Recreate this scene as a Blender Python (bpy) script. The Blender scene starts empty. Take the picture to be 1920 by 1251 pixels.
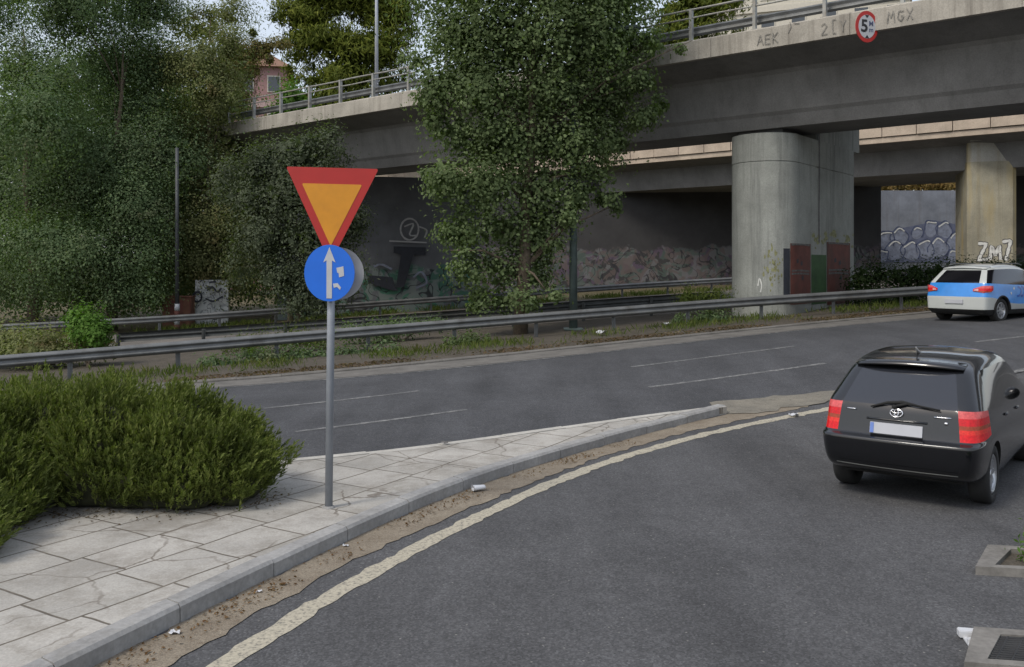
import bpy, bmesh, math, random
import numpy as np
from mathutils import Vector, Matrix
R = math.radians
sc = bpy.context.scene
col = sc.collection
random.seed(7)

# ------------------------------------------------------------------ camera, sky, sun, exposure
F, H0, HC = 1663.0, 500.0, 2.5            # focal length in photo pixels, horizon row, eye height
cd = bpy.data.cameras.new('camera'); cam = bpy.data.objects.new('camera', cd); col.objects.link(cam)
cam.location = (0, 0, HC); cam.rotation_euler = (R(90), 0, 0)
cd.sensor_width = 36; cd.lens = 36*F/1920; cd.shift_y = -(625.5-H0)/1920
cd.clip_start = .05; cd.clip_end = 3000
sc.camera = cam
SUN_EL, SUN_AZ = R(50), R(230)            # azimuth clockwise from +Y: the sun stands behind the camera, to its left
wd = bpy.data.worlds.new('World'); sc.world = wd; wd.use_nodes = True
nt = wd.node_tree; nt.nodes.clear()
sky = nt.nodes.new('ShaderNodeTexSky'); sky.sky_type = 'NISHITA'; sky.sun_disc = False
sky.sun_elevation = SUN_EL; sky.sun_rotation = SUN_AZ; sky.air_density = 1.3; sky.dust_density = 3
mxw = nt.nodes.new('ShaderNodeMix'); mxw.data_type = 'RGBA'; mxw.inputs[0].default_value = .5
mxw.inputs[7].default_value = (5.6, 5.8, 6.3, 1)      # thin bright cloud over the sky
bg = nt.nodes.new('ShaderNodeBackground'); bg.inputs[1].default_value = .135
ow = nt.nodes.new('ShaderNodeOutputWorld')
nt.links.new(sky.outputs[0], mxw.inputs[6]); nt.links.new(mxw.outputs[2], bg.inputs[0]); nt.links.new(bg.outputs[0], ow.inputs[0])
sl = bpy.data.lights.new('sun', 'SUN'); sl.energy = 1.4; sl.angle = R(12); sl.color = (1, .95, .86)
so = bpy.data.objects.new('sun', sl); col.objects.link(so)
sdir = Vector((math.sin(SUN_AZ)*math.cos(SUN_EL), math.cos(SUN_AZ)*math.cos(SUN_EL), math.sin(SUN_EL)))
so.rotation_euler = sdir.to_track_quat('Z', 'Y').to_euler()
sc.view_settings.view_transform = 'Standard'; sc.view_settings.look = 'None'
sc.view_settings.exposure = 0.42; sc.view_settings.gamma = 1

# ------------------------------------------------------------------ measuring helpers
def sst(a, b, x):
    t = min(1, max(0, (x-a)/(b-a))); return t*t*(3-2*t)
def hz(x, y):                              # ground height: flat near the camera, climbing to the right farther off
    k = sst(11, 22, y)
    return k*(.25+1.5*math.tanh(.061*x/1.5)) + .009*max(0, min(y, 90)-28)
def at(px, py, D): return Vector(((px-960)/F*D, D, HC+(H0-py)/F*D))
def xd(px, D): return ((px-960)/F*D, D)
def gp(px, py, dz=0):                      # where the sight line meets the ground
    D = 8.
    for _ in range(60):
        x = (px-960)/F*D; nd = (HC-hz(x, D)-dz)*F/(py-H0); D = D*.5+nd*.5
    return ((px-960)/F*D, D)
def resample(pts, n):
    p = np.array(pts, float); s = np.r_[0, np.cumsum(np.linalg.norm(np.diff(p, axis=0), axis=1))]
    t = np.linspace(0, s[-1], n)
    return np.stack([np.interp(t, s, p[:, i]) for i in range(p.shape[1])], 1)
def smooth_path(pts, n):                   # Catmull-Rom through the points, then even spacing
    P = [np.array(p, float) for p in pts]; P = [2*P[0]-P[1]]+P+[2*P[-1]-P[-2]]; out = []
    for i in range(1, len(P)-2):
        for t in np.linspace(0, 1, 12, endpoint=False):
            a, b, c, d = P[i-1:i+3]
            out.append(.5*((2*b)+(-a+c)*t+(2*a-5*b+4*c-d)*t*t+(-a+3*b-3*c+d)*t**3))
    out.append(P[-2]); return resample(out, n)
def soften(P, it=40):
    P = np.array(P, float)
    for _ in range(it): P[1:-1] = P[1:-1]*.5+(P[:-2]+P[2:])*.25
    return P
def plen(pts):
    p = np.array(pts, float); return float(np.linalg.norm(np.diff(p, axis=0), axis=1).sum())

# ------------------------------------------------------------------ object helpers
def tag(o, label=None, cat=None, group=None, kind=None):
    if label: o['label'] = label
    if cat: o['category'] = cat
    if group: o['group'] = group
    if kind: o['kind'] = kind
    return o
def thing(name, loc, label, cat, group=None, rz=0):
    o = bpy.data.objects.new(name, None); col.objects.link(o); o.location = loc; o.rotation_euler = (0, 0, rz)
    o.empty_display_size = .2
    return tag(o, label, cat, group)
bpy_update = lambda: bpy.context.view_layer.update()
def link(name, me, m, parent=None, smooth=False, local=False):
    if m is not None: me.materials.clear(); me.materials.append(m)
    if smooth: me.polygons.foreach_set('use_smooth', [True]*len(me.polygons))
    o = bpy.data.objects.new(name, me); col.objects.link(o)
    if parent is not None:
        o.parent = parent
        if not local:                      # geometry given in world space
            M = Matrix.Identity(4); p = parent
            while p is not None: M = p.matrix_basis @ M; p = p.parent
            o.matrix_basis = M.inverted()
    return o
class MB:
    def __init__(s): s.v = []; s.f = []
    def add(s, vs, fs):
        b = len(s.v); s.v += [tuple(v) for v in vs]; s.f += [tuple(b+i for i in f) for f in fs]; return s
    def box(s, c, size, M=None, bev=0):
        x, y, z = [q/2 for q in size]; c = Vector(c)
        if bev:
            bm = bmesh.new(); bmesh.ops.create_cube(bm, size=1); bmesh.ops.scale(bm, vec=size, verts=bm.verts)
            bmesh.ops.bevel(bm, geom=bm.edges[:], offset=bev, segments=2, affect='EDGES'); bm.verts.index_update()
            vs = [v.co.copy() for v in bm.verts]; fs = [[v.index for v in f.verts] for f in bm.faces]; bm.free()
        else:
            vs = [Vector(p) for p in [(-x,-y,-z),(x,-y,-z),(x,y,-z),(-x,y,-z),(-x,-y,z),(x,-y,z),(x,y,z),(-x,y,z)]]
            fs = [(3,2,1,0),(4,5,6,7),(0,1,5,4),(1,2,6,5),(2,3,7,6),(3,0,4,7)]
        return s.add([(M @ v if M else v)+c for v in vs], fs)
    def tube(s, path, rad, n=8, caps=True):
        P = [Vector(p) for p in path]; rr = rad if hasattr(rad, '__len__') else [rad]*len(P); vs = []; fs = []
        ref = None
        for i, p in enumerate(P):
            d = (P[min(i+1, len(P)-1)]-P[max(i-1, 0)]).normalized()
            if ref is None: ref = Vector((1, 0, 0)) if abs(d.x) < .9 else Vector((0, 1, 0))
            a = (ref-d*ref.dot(d)).normalized(); b = d.cross(a); ref = a
            for k in range(n):
                t = 2*math.pi*k/n; vs.append(p+(a*math.cos(t)+b*math.sin(t))*rr[i])
        for i in range(len(P)-1):
            for k in range(n): fs.append((i*n+k, i*n+(k+1) % n, (i+1)*n+(k+1) % n, (i+1)*n+k))
        if caps: fs += [tuple(range(n))[::-1], tuple((len(P)-1)*n+k for k in range(n))]
        return s.add(vs, fs)
    def prism(s, poly, y0, y1, M=None):    # outline in x/z, pulled along y
        n = len(poly); vs = [Vector((p[0], y0, p[1])) for p in poly]+[Vector((p[0], y1, p[1])) for p in poly]
        fs = [tuple(range(n)), tuple(range(2*n-1, n-1, -1))]+[(i, i+n, (i+1) % n+n, (i+1) % n) for i in range(n)]
        return s.add([M @ v for v in vs] if M else vs, fs)
    def sweep(s, path, prof, closed=True): # prof(i) -> list of (offset to the left of travel, z) at path point i
        P = np.array([p[:2] for p in path], float); m = None; vs = []; n = len(P)
        for i in range(n):
            d = P[min(i+1, n-1)]-P[max(i-1, 0)]; d /= np.linalg.norm(d); nn = np.array([-d[1], d[0]])
            pr = prof(i); m = len(pr)
            for o, z in pr: vs.append((P[i, 0]+nn[0]*o, P[i, 1]+nn[1]*o, z))
        fs = []; mm = m if closed else m-1
        for i in range(n-1):
            for k in range(mm): fs.append((i*m+k, (i+1)*m+k, (i+1)*m+(k+1) % m, i*m+(k+1) % m))
        if closed: fs += [tuple(range(m)), tuple((n-1)*m+k for k in range(m))[::-1]]
        return s.add(vs, fs)
    def lathe(s, prof, n=24, M=None, closed=False):   # prof (r, h) turned about local y
        m = len(prof); vs = []; fs = []
        for k in range(n):
            t = 2*math.pi*k/n
            for r, h in prof: vs.append(Vector((r*math.cos(t), h, r*math.sin(t))))
        for k in range(n):
            for i in range(m if closed else m-1):
                fs.append((k*m+i, k*m+(i+1) % m, ((k+1) % n)*m+(i+1) % m, ((k+1) % n)*m+i))
        return s.add([M @ v for v in vs] if M else vs, fs)
    def mesh(s, name):
        me = bpy.data.meshes.new(name); me.from_pydata(s.v, [], s.f); me.update()
        bm = bmesh.new(); bm.from_mesh(me); bmesh.ops.recalc_face_normals(bm, faces=bm.faces); bm.to_mesh(me); bm.free()
        return me
    def build(s, name, m, parent=None, smooth=False, local=False):
        return link(name, s.mesh(name), m, parent, smooth, local)
def sheet(name, L, Rr, dz, m, kind='structure', across=None, parent=None, skirt=0, step=.45, wob=0):
    n = max(3, int(max(plen(L), plen(Rr))/step)); A = resample(L, n); B = resample(Rr, n)
    w = max(np.linalg.norm(A-B, axis=1)); k = across or max(1, int(w/step)); mb = MB(); vs = []
    for i in range(n):
        for j in range(k+1):
            p = A[i]+(B[i]-A[i])*j/k
            if wob and j in (0, k): p = p+np.random.RandomState(i*7+j).uniform(-wob, wob, 2)
            vs.append((p[0], p[1], hz(*p)+dz))
    fs = [(i*(k+1)+j, i*(k+1)+j+1, (i+1)*(k+1)+j+1, (i+1)*(k+1)+j) for i in range(n-1) for j in range(k)]
    mb.add(vs, fs)
    if skirt:
        ring = [i*(k+1) for i in range(n)]+[(n-1)*(k+1)+j for j in range(1, k+1)]+[i*(k+1)+k for i in range(n-2, -1, -1)]+list(range(k-1, 0, -1))
        b = len(mb.v); mb.v += [(mb.v[i][0], mb.v[i][1], mb.v[i][2]-skirt) for i in ring]; q = len(ring)
        mb.f += [(ring[i], ring[(i+1) % q], b+(i+1) % q, b+i) for i in range(q)]
    me = mb.mesh(name)
    if me.polygons and sum(p.normal.z for p in me.polygons) < 0: me.flip_normals()
    o = link(name, me, m, parent, smooth=not skirt)
    return tag(o, kind=kind) if parent is None else o

# ------------------------------------------------------------------ materials
def nn(t, k, **kw):
    n = t.nodes.new(k)
    for a, b in kw.items(): setattr(n, a, b)
    return n
def ramp(t, src, stops):
    r = nn(t, 'ShaderNodeValToRGB'); e = r.color_ramp.elements
    while len(e) < len(stops): e.new(.5)
    for q, (p, c) in zip(e, stops): q.position = p; q.color = (c, c, c, 1) if not hasattr(c, '__len__') else (*c, 1)
    t.links.new(src, r.inputs[0]); return r.outputs[0]
def noise(t, vec, s, d=4, rough=.6, dist=0):
    n = nn(t, 'ShaderNodeTexNoise'); n.inputs['Scale'].default_value = s; n.inputs['Detail'].default_value = d
    n.inputs['Roughness'].default_value = rough; n.inputs['Distortion'].default_value = dist; t.links.new(vec, n.inputs['Vector']); return n.outputs[0]
def mixc(t, a, b, f, mode='MIX'):
    m = nn(t, 'ShaderNodeMix', data_type='RGBA', blend_type=mode)
    for i, v in ((0, f), (6, a), (7, b)):
        if hasattr(v, 'is_linked') or isinstance(v, bpy.types.NodeSocket): t.links.new(v, m.inputs[i])
        elif i == 0: m.inputs[0].default_value = v
        else: m.inputs[i].default_value = (*v, 1)
    return m.outputs[2]
def scaled(t, vec, s, rot=(0, 0, 0)):
    m = nn(t, 'ShaderNodeMapping'); m.inputs['Scale'].default_value = s; m.inputs['Rotation'].default_value = rot
    t.links.new(vec, m.inputs['Vector']); return m.outputs[0]
def new_mat(name):
    m = bpy.data.materials.new(name); m.use_nodes = True; t = m.node_tree; b = t.nodes['Principled BSDF']
    g = nn(t, 'ShaderNodeNewGeometry'); return m, t, b, g.outputs['Position'], g
def bump(t, b, h, s, d=.02):
    n = nn(t, 'ShaderNodeBump'); n.inputs['Strength'].default_value = s; n.inputs['Distance'].default_value = d
    t.links.new(h, n.inputs['Height']); t.links.new(n.outputs[0], b.inputs['Normal'])
def plain(name, c, rough=.6, metal=0, var=.25, sc_=4, bmp=0, coat=0, dirt=None, spec=None):
    m, t, b, P, g = new_mat(name)
    n1 = noise(t, P, sc_, 6); c1 = mixc(t, c, ramp(t, n1, [(.3, 1-var), (.7, 1+var)]), 1, 'MULTIPLY')
    if dirt is not None: c1 = mixc(t, c1, dirt, ramp(t, noise(t, P, sc_*.6, 8, .7), [(.5, 0), (.72, .8)]))
    t.links.new(c1, b.inputs['Base Color']); b.inputs['Roughness'].default_value = rough; b.inputs['Metallic'].default_value = metal
    b.inputs['Coat Weight'].default_value = coat; b.inputs['Coat Roughness'].default_value = .05
    if spec is not None: b.inputs['Specular IOR Level'].default_value = spec
    if bmp: bump(t, b, noise(t, P, sc_*12, 4), bmp)
    return m
def leafmat(name, a, bcol, c3=None, trans=.45, cl=.8):
    m, t, b, P, g = new_mat(name)
    r = g.outputs['Random Per Island']
    c = mixc(t, a, bcol, ramp(t, r, [(.15, 0), (.9, 1)]))
    c = mixc(t, c, [q*.55 for q in a], ramp(t, noise(t, P, cl, 2), [(.45, 0), (.65, .75)]))
    if c3 is not None: c = mixc(t, c, c3, ramp(t, noise(t, P, cl*.7, 3, .7), [(.58, 0), (.72, .75)]))
    t.links.new(c, b.inputs['Base Color']); b.inputs['Roughness'].default_value = .65; b.inputs['Specular IOR Level'].default_value = .12
    tr = nn(t, 'ShaderNodeBsdfTranslucent'); t.links.new(mixc(t, c, (.8, 1, .3), 1, 'MULTIPLY'), tr.inputs[0])
    ms = nn(t, 'ShaderNodeMixShader'); ms.inputs[0].default_value = trans
    o = t.nodes['Material Output']; t.links.new(b.outputs[0], ms.inputs[1]); t.links.new(tr.outputs[0], ms.inputs[2]); t.links.new(ms.outputs[0], o.inputs[0])
    return m
def concrete(name, c, streak=.5, stain=(.12, .11, .1), sc_=.9, warm=None, bmp=.25, joint=None):
    m, t, b, P, g = new_mat(name)
    c1 = mixc(t, c, ramp(t, noise(t, P, sc_, 8, .65), [(.3, .72), (.7, 1.2)]), 1, 'MULTIPLY')
    c1 = mixc(t, c1, ramp(t, noise(t, P, 25, 4), [(.3, .85), (.7, 1.12)]), 1, 'MULTIPLY')
    st = noise(t, scaled(t, P, (3.2, 3.2, .16)), 1, 6, .7)
    c1 = mixc(t, c1, stain, ramp(t, st, [(.5, 0), (.75, streak)]))
    if warm: c1 = mixc(t, c1, warm, ramp(t, noise(t, scaled(t, P, (1.3, 1.3, .2)), 1, 4), [(.48, 0), (.66, .7)]))
    t.links.new(c1, b.inputs['Base Color']); b.inputs['Roughness'].default_value = .9; b.inputs['Specular IOR Level'].default_value = .2
    bump(t, b, noise(t, P, 18, 6), bmp); return m
def asphalt(name, c, worn=(.17, .16, .15), sand=None):
    m, t, b, P, g = new_mat(name)
    c1 = mixc(t, c, ramp(t, noise(t, P, 70, 5, .85), [(.32, .65), (.68, 1.4)]), 1, 'MULTIPLY')
    c1 = mixc(t, c1, ramp(t, noise(t, P, .5, 6, .6), [(.3, .85), (.7, 1.17)]), 1, 'MULTIPLY')
    c1 = mixc(t, c1, ramp(t, noise(t, scaled(t, P, (1, 1, 1), (0, 0, R(32))), 2.2, 8, .75, 1.2), [(.35, .9), (.65, 1.1)]), 1, 'MULTIPLY')
    c1 = mixc(t, c1, worn, ramp(t, noise(t, P, 9, 8, .8), [(.62, 0), (.75, .45)]))
    ag = nn(t, 'ShaderNodeTexVoronoi'); ag.inputs['Scale'].default_value = 62; t.links.new(P, ag.inputs['Vector'])   # aggregate
    c1 = mixc(t, c1, ramp(t, ag.outputs['Color'], [(.15, .72), (.6, 1.03), (.9, 1.4)]), 1, 'MULTIPLY')
    c1 = mixc(t, c1, ramp(t, noise(t, scaled(t, P, (.9, .12, 1), (0, 0, R(28))), 1.3, 5, .6), [(.35, .86), (.65, 1.14)]), 1, 'MULTIPLY')   # tyre-polished bands
    c1 = mixc(t, c1, [q*.5 for q in c], ramp(t, noise(t, P, 1.7, 6, .7), [(.64, 0), (.74, .55)]))
    v = nn(t, 'ShaderNodeTexVoronoi'); v.inputs['Scale'].default_value = 9; t.links.new(P, v.inputs['Vector'])
    c1 = mixc(t, c1, (.26, .25, .23), ramp(t, v.outputs['Distance'], [(.04, .75), (.09, 0)]))
    if sand: c1 = mixc(t, c1, sand, ramp(t, noise(t, P, .8, 7, .7), [(.52, 0), (.72, .6)]))
    t.links.new(c1, b.inputs['Base Color']); b.inputs['Roughness'].default_value = .85; b.inputs['Specular IOR Level'].default_value = .25
    bump(t, b, noise(t, P, 160, 3), .35, .006); return m
def paint(name, c, under, keep=.55, sc_=16):  # worn road paint: flakes off to what is beneath
    m, t, b, P, g = new_mat(name)
    c1 = mixc(t, c, under, ramp(t, noise(t, P, sc_, 8, .8), [(keep, 0), (keep+.12, .85)]))
    c1 = mixc(t, c1, ramp(t, noise(t, P, 120, 2), [(.3, .75), (.7, 1.1)]), 1, 'MULTIPLY')
    t.links.new(c1, b.inputs['Base Color']); b.inputs['Roughness'].default_value = .85; return m
def dirtmat(name, a, b2, c3, s=3):
    m, t, b, P, g = new_mat(name)
    c1 = mixc(t, a, b2, ramp(t, noise(t, P, s, 9, .75), [(.35, 0), (.65, 1)]))
    c1 = mixc(t, c1, c3, ramp(t, noise(t, P, s*7, 6, .8), [(.55, 0), (.68, .8)]))
    c1 = mixc(t, c1, ramp(t, noise(t, P, 90, 3), [(.3, .7), (.7, 1.25)]), 1, 'MULTIPLY')
    t.links.new(c1, b.inputs['Base Color']); b.inputs['Roughness'].default_value = .95; b.inputs['Specular IOR Level'].default_value = .1
    bump(t, b, noise(t, P, 40, 6), .5, .02); return m
def pavers(name):
    m, t, b, P, g = new_mat(name)
    w = nn(t, 'ShaderNodeVectorMath', operation='ADD'); s = nn(t, 'ShaderNodeVectorMath', operation='SCALE'); s.inputs['Scale'].default_value = .06
    nz = nn(t, 'ShaderNodeTexNoise'); nz.inputs['Scale'].default_value = 1.7; t.links.new(P, nz.inputs['Vector'])
    t.links.new(nz.outputs['Color'], s.inputs[0]); t.links.new(P, w.inputs[0]); t.links.new(s.outputs[0], w.inputs[1])
    br = nn(t, 'ShaderNodeTexBrick'); t.links.new(scaled(t, w.outputs[0], (1, 1, 1), (0, 0, R(-59))), br.inputs['Vector'])
    br.offset = 0.12; br.squash = 1
    for k, v in (('Scale', 1), ('Mortar Size', .012), ('Mortar Smooth', .3), ('Brick Width', .74), ('Row Height', .56), ('Bias', 0)): br.inputs[k].default_value = v
    br.inputs['Color1'].default_value = (.33, .315, .285, 1); br.inputs['Color2'].default_value = (.41, .39, .355, 1); br.inputs['Mortar'].default_value = (.12, .105, .085, 1)
    c1 = mixc(t, br.outputs['Color'], ramp(t, noise(t, P, 1.1, 8, .65), [(.3, .75), (.7, 1.16)]), 1, 'MULTIPLY')
    c1 = mixc(t, c1, ramp(t, noise(t, P, 60, 3), [(.3, .84), (.7, 1.1)]), 1, 'MULTIPLY')
    c1 = mixc(t, c1, (.2, .18, .15), ramp(t, noise(t, P, 2.6, 9, .8), [(.47, 0), (.68, .75)]))
    vo = nn(t, 'ShaderNodeTexVoronoi', feature='DISTANCE_TO_EDGE'); vo.inputs['Scale'].default_value = .85
    w2 = nn(t, 'ShaderNodeVectorMath', operation='SCALE'); w2.inputs['Scale'].default_value = .35
    n2 = nn(t, 'ShaderNodeTexNoise'); n2.inputs['Scale'].default_value = 2.4; n2.inputs['Detail'].default_value = 6; t.links.new(P, n2.inputs['Vector']); t.links.new(n2.outputs['Color'], w2.inputs[0])
    w3 = nn(t, 'ShaderNodeVectorMath', operation='ADD'); t.links.new(P, w3.inputs[0]); t.links.new(w2.outputs[0], w3.inputs[1]); t.links.new(w3.outputs[0], vo.inputs['Vector'])
    ck = nn(t, 'ShaderNodeMath', operation='MULTIPLY'); t.links.new(ramp(t, vo.outputs['Distance'], [(.004, .9), (.012, 0)]), ck.inputs[0]); t.links.new(ramp(t, noise(t, P, .9, 3), [(.45, 0), (.6, .8)]), ck.inputs[1])
    c1 = mixc(t, c1, (.11, .09, .07), ck.outputs[0])
    t.links.new(c1, b.inputs['Base Color']); b.inputs['Roughness'].default_value = .9; b.inputs['Specular IOR Level'].default_value = .2
    h = mixc(t, br.outputs['Fac'], noise(t, P, 30, 5), .35); iv = nn(t, 'ShaderNodeInvert'); t.links.new(h, iv.inputs[1]); bump(t, b, iv.outputs[0], .5, .012)
    return m
def glassmat(name, c, rough=.04):
    m, t, b, P, g = new_mat(name); b.inputs['Base Color'].default_value = (*c, 1); b.inputs['Roughness'].default_value = rough
    b.inputs['Specular IOR Level'].default_value = .6; b.inputs['Coat Weight'].default_value = .5; b.inputs['Coat Roughness'].default_value = .02
    bump(t, b, noise(t, P, 1.4, 2), .04, .05); return m
def graffwall(name, base, cols, s=1.1, zlo=0, zhi=3, amt=.9):   # spray paint: overlapping coloured shapes in a band of the wall
    m, t, b, P, g = new_mat(name)
    c1 = mixc(t, base, ramp(t, noise(t, P, .8, 8, .65), [(.3, .75), (.7, 1.2)]), 1, 'MULTIPLY')
    sp = nn(t, 'ShaderNodeSeparateXYZ'); t.links.new(P, sp.inputs[0])
    a = nn(t, 'ShaderNodeMath', operation='ADD'); t.links.new(sp.outputs[2], a.inputs[0])
    wob = nn(t, 'ShaderNodeMath', operation='MULTIPLY'); t.links.new(noise(t, P, .9, 3), wob.inputs[0]); wob.inputs[1].default_value = 1.6; t.links.new(wob.outputs[0], a.inputs[1])
    mr = nn(t, 'ShaderNodeMapRange'); t.links.new(a.outputs[0], mr.inputs[0]); mr.inputs[1].default_value = zhi+.95; mr.inputs[2].default_value = zhi+.75
    band = mr.outputs[0]
    for i, cc in enumerate(cols):
        f = ramp(t, noise(t, scaled(t, P, (1, 1, 1), (i*.7, 0, i*1.3)), s*(1+.35*i), 3, .5, 1.8), [(.5, 0), (.53, amt)])
        mm = nn(t, 'ShaderNodeMath', operation='MULTIPLY'); t.links.new(f, mm.inputs[0]); t.links.new(band, mm.inputs[1]); c1 = mixc(t, c1, cc, mm.outputs[0])
    ct = noise(t, P, s*1.1, 2, .4, 2.2)
    mm = nn(t, 'ShaderNodeMath', operation='MULTIPLY'); t.links.new(ramp(t, ct, [(.46, 0), (.475, .9), (.495, .9), (.51, 0)]), mm.inputs[0]); t.links.new(band, mm.inputs[1])
    c1 = mixc(t, c1, (.02, .02, .025), mm.outputs[0])
    t.links.new(c1, b.inputs['Base Color']); b.inputs['Roughness'].default_value = .85; return m

M = {}
M['asphalt'] = asphalt('coarse_asphalt', (.074, .074, .076), (.12, .115, .108))
M['asphalt2'] = asphalt('smooth_asphalt', (.062, .063, .067), (.09, .084, .08))
M['asphalt3'] = asphalt('pale_asphalt', (.14, .128, .115))
M['ground'] = dirtmat('ground', (.09, .085, .05), (.14, .11, .07), (.05, .07, .03), .5)
M['verge'] = dirtmat('dry_verge', (.105, .092, .077), (.07, .063, .05), (.15, .12, .095), 2)
M['gutter_dirt'] = dirtmat('gutter_dirt', (.26, .225, .175), (.18, .15, .115), (.13, .095, .065), 2.5)
M['sand'] = dirtmat('road_sand', (.24, .22, .18), (.15, .14, .12), (.09, .085, .075), 2)
M['kerb'] = concrete('kerb_concrete', (.3, .295, .285), .45, (.16, .15, .13), 1.4)
M['kerb_pale'] = concrete('pale_kerb_concrete', (.44, .42, .38), .3, (.26, .24, .21), 1.4)
M['old_kerb'] = concrete('weathered_kerb_concrete', (.19, .18, .165), .5, (.09, .085, .075), 3)
M['channel'] = concrete('channel_concrete', (.15, .142, .13), .3, (.08, .073, .065), 2)
M['pavers'] = pavers('pavement_slabs')
M['edgeline'] = paint('cream_edge_line', (.43, .39, .3), (.11, .105, .095), .49, 30)
M['white_line'] = paint('worn_white_line', (.26, .26, .25), (.08, .08, .082), .4, 7)
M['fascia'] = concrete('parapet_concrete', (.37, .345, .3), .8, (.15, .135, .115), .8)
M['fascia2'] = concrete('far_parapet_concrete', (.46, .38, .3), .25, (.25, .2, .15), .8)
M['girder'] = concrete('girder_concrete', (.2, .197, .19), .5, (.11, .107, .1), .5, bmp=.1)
M['pier'] = concrete('pier_concrete', (.3, .31, .285), .8, (.11, .115, .11), .6)
M['pier2'] = concrete('stained_pier_concrete', (.32, .3, .23), .6, (.15, .12, .07), .7, warm=(.36, .28, .12))
M['pier_patch'] = concrete('pale_pier_top', (.38, .37, .33), .4, (.25, .2, .1), .7, warm=(.4, .32, .16))
M['wall'] = concrete('wall_concrete', (.2, .215, .245), .5)
M['darkwall'] = concrete('dark_wall_concrete', (.07, .072, .075), .4)
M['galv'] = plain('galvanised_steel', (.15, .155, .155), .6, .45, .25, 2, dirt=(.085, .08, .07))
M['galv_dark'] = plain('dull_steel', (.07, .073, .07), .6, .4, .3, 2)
M['post'] = plain('grey_pole_paint', (.26, .28, .31), .5, .3, .12, 5)
M['pole_lamp'] = plain('pale_pole', (.36, .38, .42), .5, .3, .1, 5)
M['pole_dark'] = plain('dark_pole', (.06, .065, .07), .6, .2)
M['teal'] = plain('grey_green_pole', (.085, .115, .11), .6, .2)
M['rail'] = plain('railing_paint', (.3, .3, .28), .55, .3, .2, 4, dirt=(.22, .17, .12))
M['red'] = plain('sign_red', (.38, .018, .014), .45, 0, .06, 5)
M['amber'] = plain('sign_amber', (.58, .24, .012), .45, 0, .07, 7, dirt=(.5, .2, .015))
M['blue'] = plain('sign_blue', (.006, .125, .6), .4, 0, .05, 5)
M['signwhite'] = plain('sign_white', (.42, .43, .45), .5, 0, .08, 8)
M['signback'] = plain('sign_back_grey', (.36, .36, .36), .5, .3, .1, 6)
M['black'] = plain('black_paint', (.012, .012, .013), .5)
M['soot'] = plain('dark_spray_paint', (.1, .095, .09), .8, var=.4, sc_=9)
M['fadedsoot'] = plain('faded_spray_paint', (.21, .2, .18), .9, var=.5, sc_=14)
M['whitespray'] = plain('white_spray_paint', (.6, .6, .57), .8, var=.15, sc_=6)
M['bluewash'] = plain('pale_blue_spray', (.19, .21, .27), .8, var=.35, sc_=3)
M['purplewash'] = plain('purple_blue_spray', (.105, .118, .175), .85, var=.4, sc_=1.5)
M['navy'] = plain('navy_spray', (.06, .075, .14), .8, var=.3, sc_=3)
M['doorred'] = plain('faded_red_paint', (.11, .032, .022), .75, var=.35, sc_=2, dirt=(.06, .04, .03))
M['doorgreen'] = plain('faded_green_paint', (.025, .07, .018), .7, var=.35, sc_=3)
M['doordark'] = plain('dark_door_paint', (.02, .023, .032), .7, var=.3)
M['yellowgreen'] = plain('yellow_green_spray', (.2, .2, .1), .85, var=.5, sc_=9)
M['bark'] = plain('bark', (.11, .085, .06), .95, var=.4, sc_=9, bmp=.6)
M['leaf_mid'] = leafmat('broad_leaves', (.135, .185, .08), (.2, .255, .12), (.09, .13, .06))
M['leaf_dark'] = leafmat('dark_leaves', (.135, .2, .1), (.19, .245, .125), (.2, .2, .12))
M['leaf_olive'] = leafmat('olive_leaves', (.19, .21, .09), (.26, .275, .12), (.28, .19, .1))
M['leaf_rust'] = leafmat('rusty_leaves', (.17, .15, .06), (.24, .19, .075), (.3, .16, .07))
M['leaf_grey'] = leafmat('grey_green_leaves', (.105, .13, .08), (.15, .175, .115), (.075, .09, .06))
M['leaf_pine'] = leafmat('pine_needles', (.1, .13, .02), (.17, .19, .03), (.05, .075, .018), .2, .5)
M['leaf_juniper'] = leafmat('juniper_sprays', (.125, .16, .042), (.205, .23, .066), (.07, .095, .028), .35, 2.2)
M['leaf_bright'] = leafmat('fresh_leaves', (.1, .2, .035), (.16, .27, .06))
M['leaf_hedge'] = leafmat('hedge_leaves', (.028, .05, .018), (.045, .07, .025))
M['leaf_dry'] = leafmat('dry_leaves', (.14, .075, .035), (.22, .13, .06), (.07, .045, .025))
M['leaf_litter'] = leafmat('brown_leaf_litter', (.1, .07, .045), (.2, .14, .09), (.3, .25, .19))
M['leaf_gold'] = leafmat('golden_shrub', (.22, .14, .05), (.3, .22, .09), (.08, .1, .03))
M['grassy'] = leafmat('verge_grass', (.09, .13, .03), (.15, .17, .05), (.18, .14, .06))
M['pink'] = plain('pink_render', (.32, .19, .18), .9, var=.08)
M['pinkpale'] = plain('pale_pink_render', (.42, .3, .28), .9, var=.08)
M['roof'] = plain('rust_roof', (.2, .11, .07), .9, var=.25)
M['white_wall'] = plain('cream_render', (.5, .47, .4), .9, var=.06)
M['winglass'] = glassmat('window_glass', (.03, .035, .04))
M['plastic'] = plain('white_plastic', (.55, .56, .58), .4, var=.06)
M['car_black'] = plain('black_car_paint', (.005, .0055, .007), .22, 0, .05, 2, coat=.75, spec=.4)
M['car_glass'] = glassmat('tinted_car_glass', (.018, .02, .026), .06)
M['tail'] = plain('red_lamp_lens', (.6, .012, .015), .2, 0, .25, 14, coat=.7)
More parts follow.
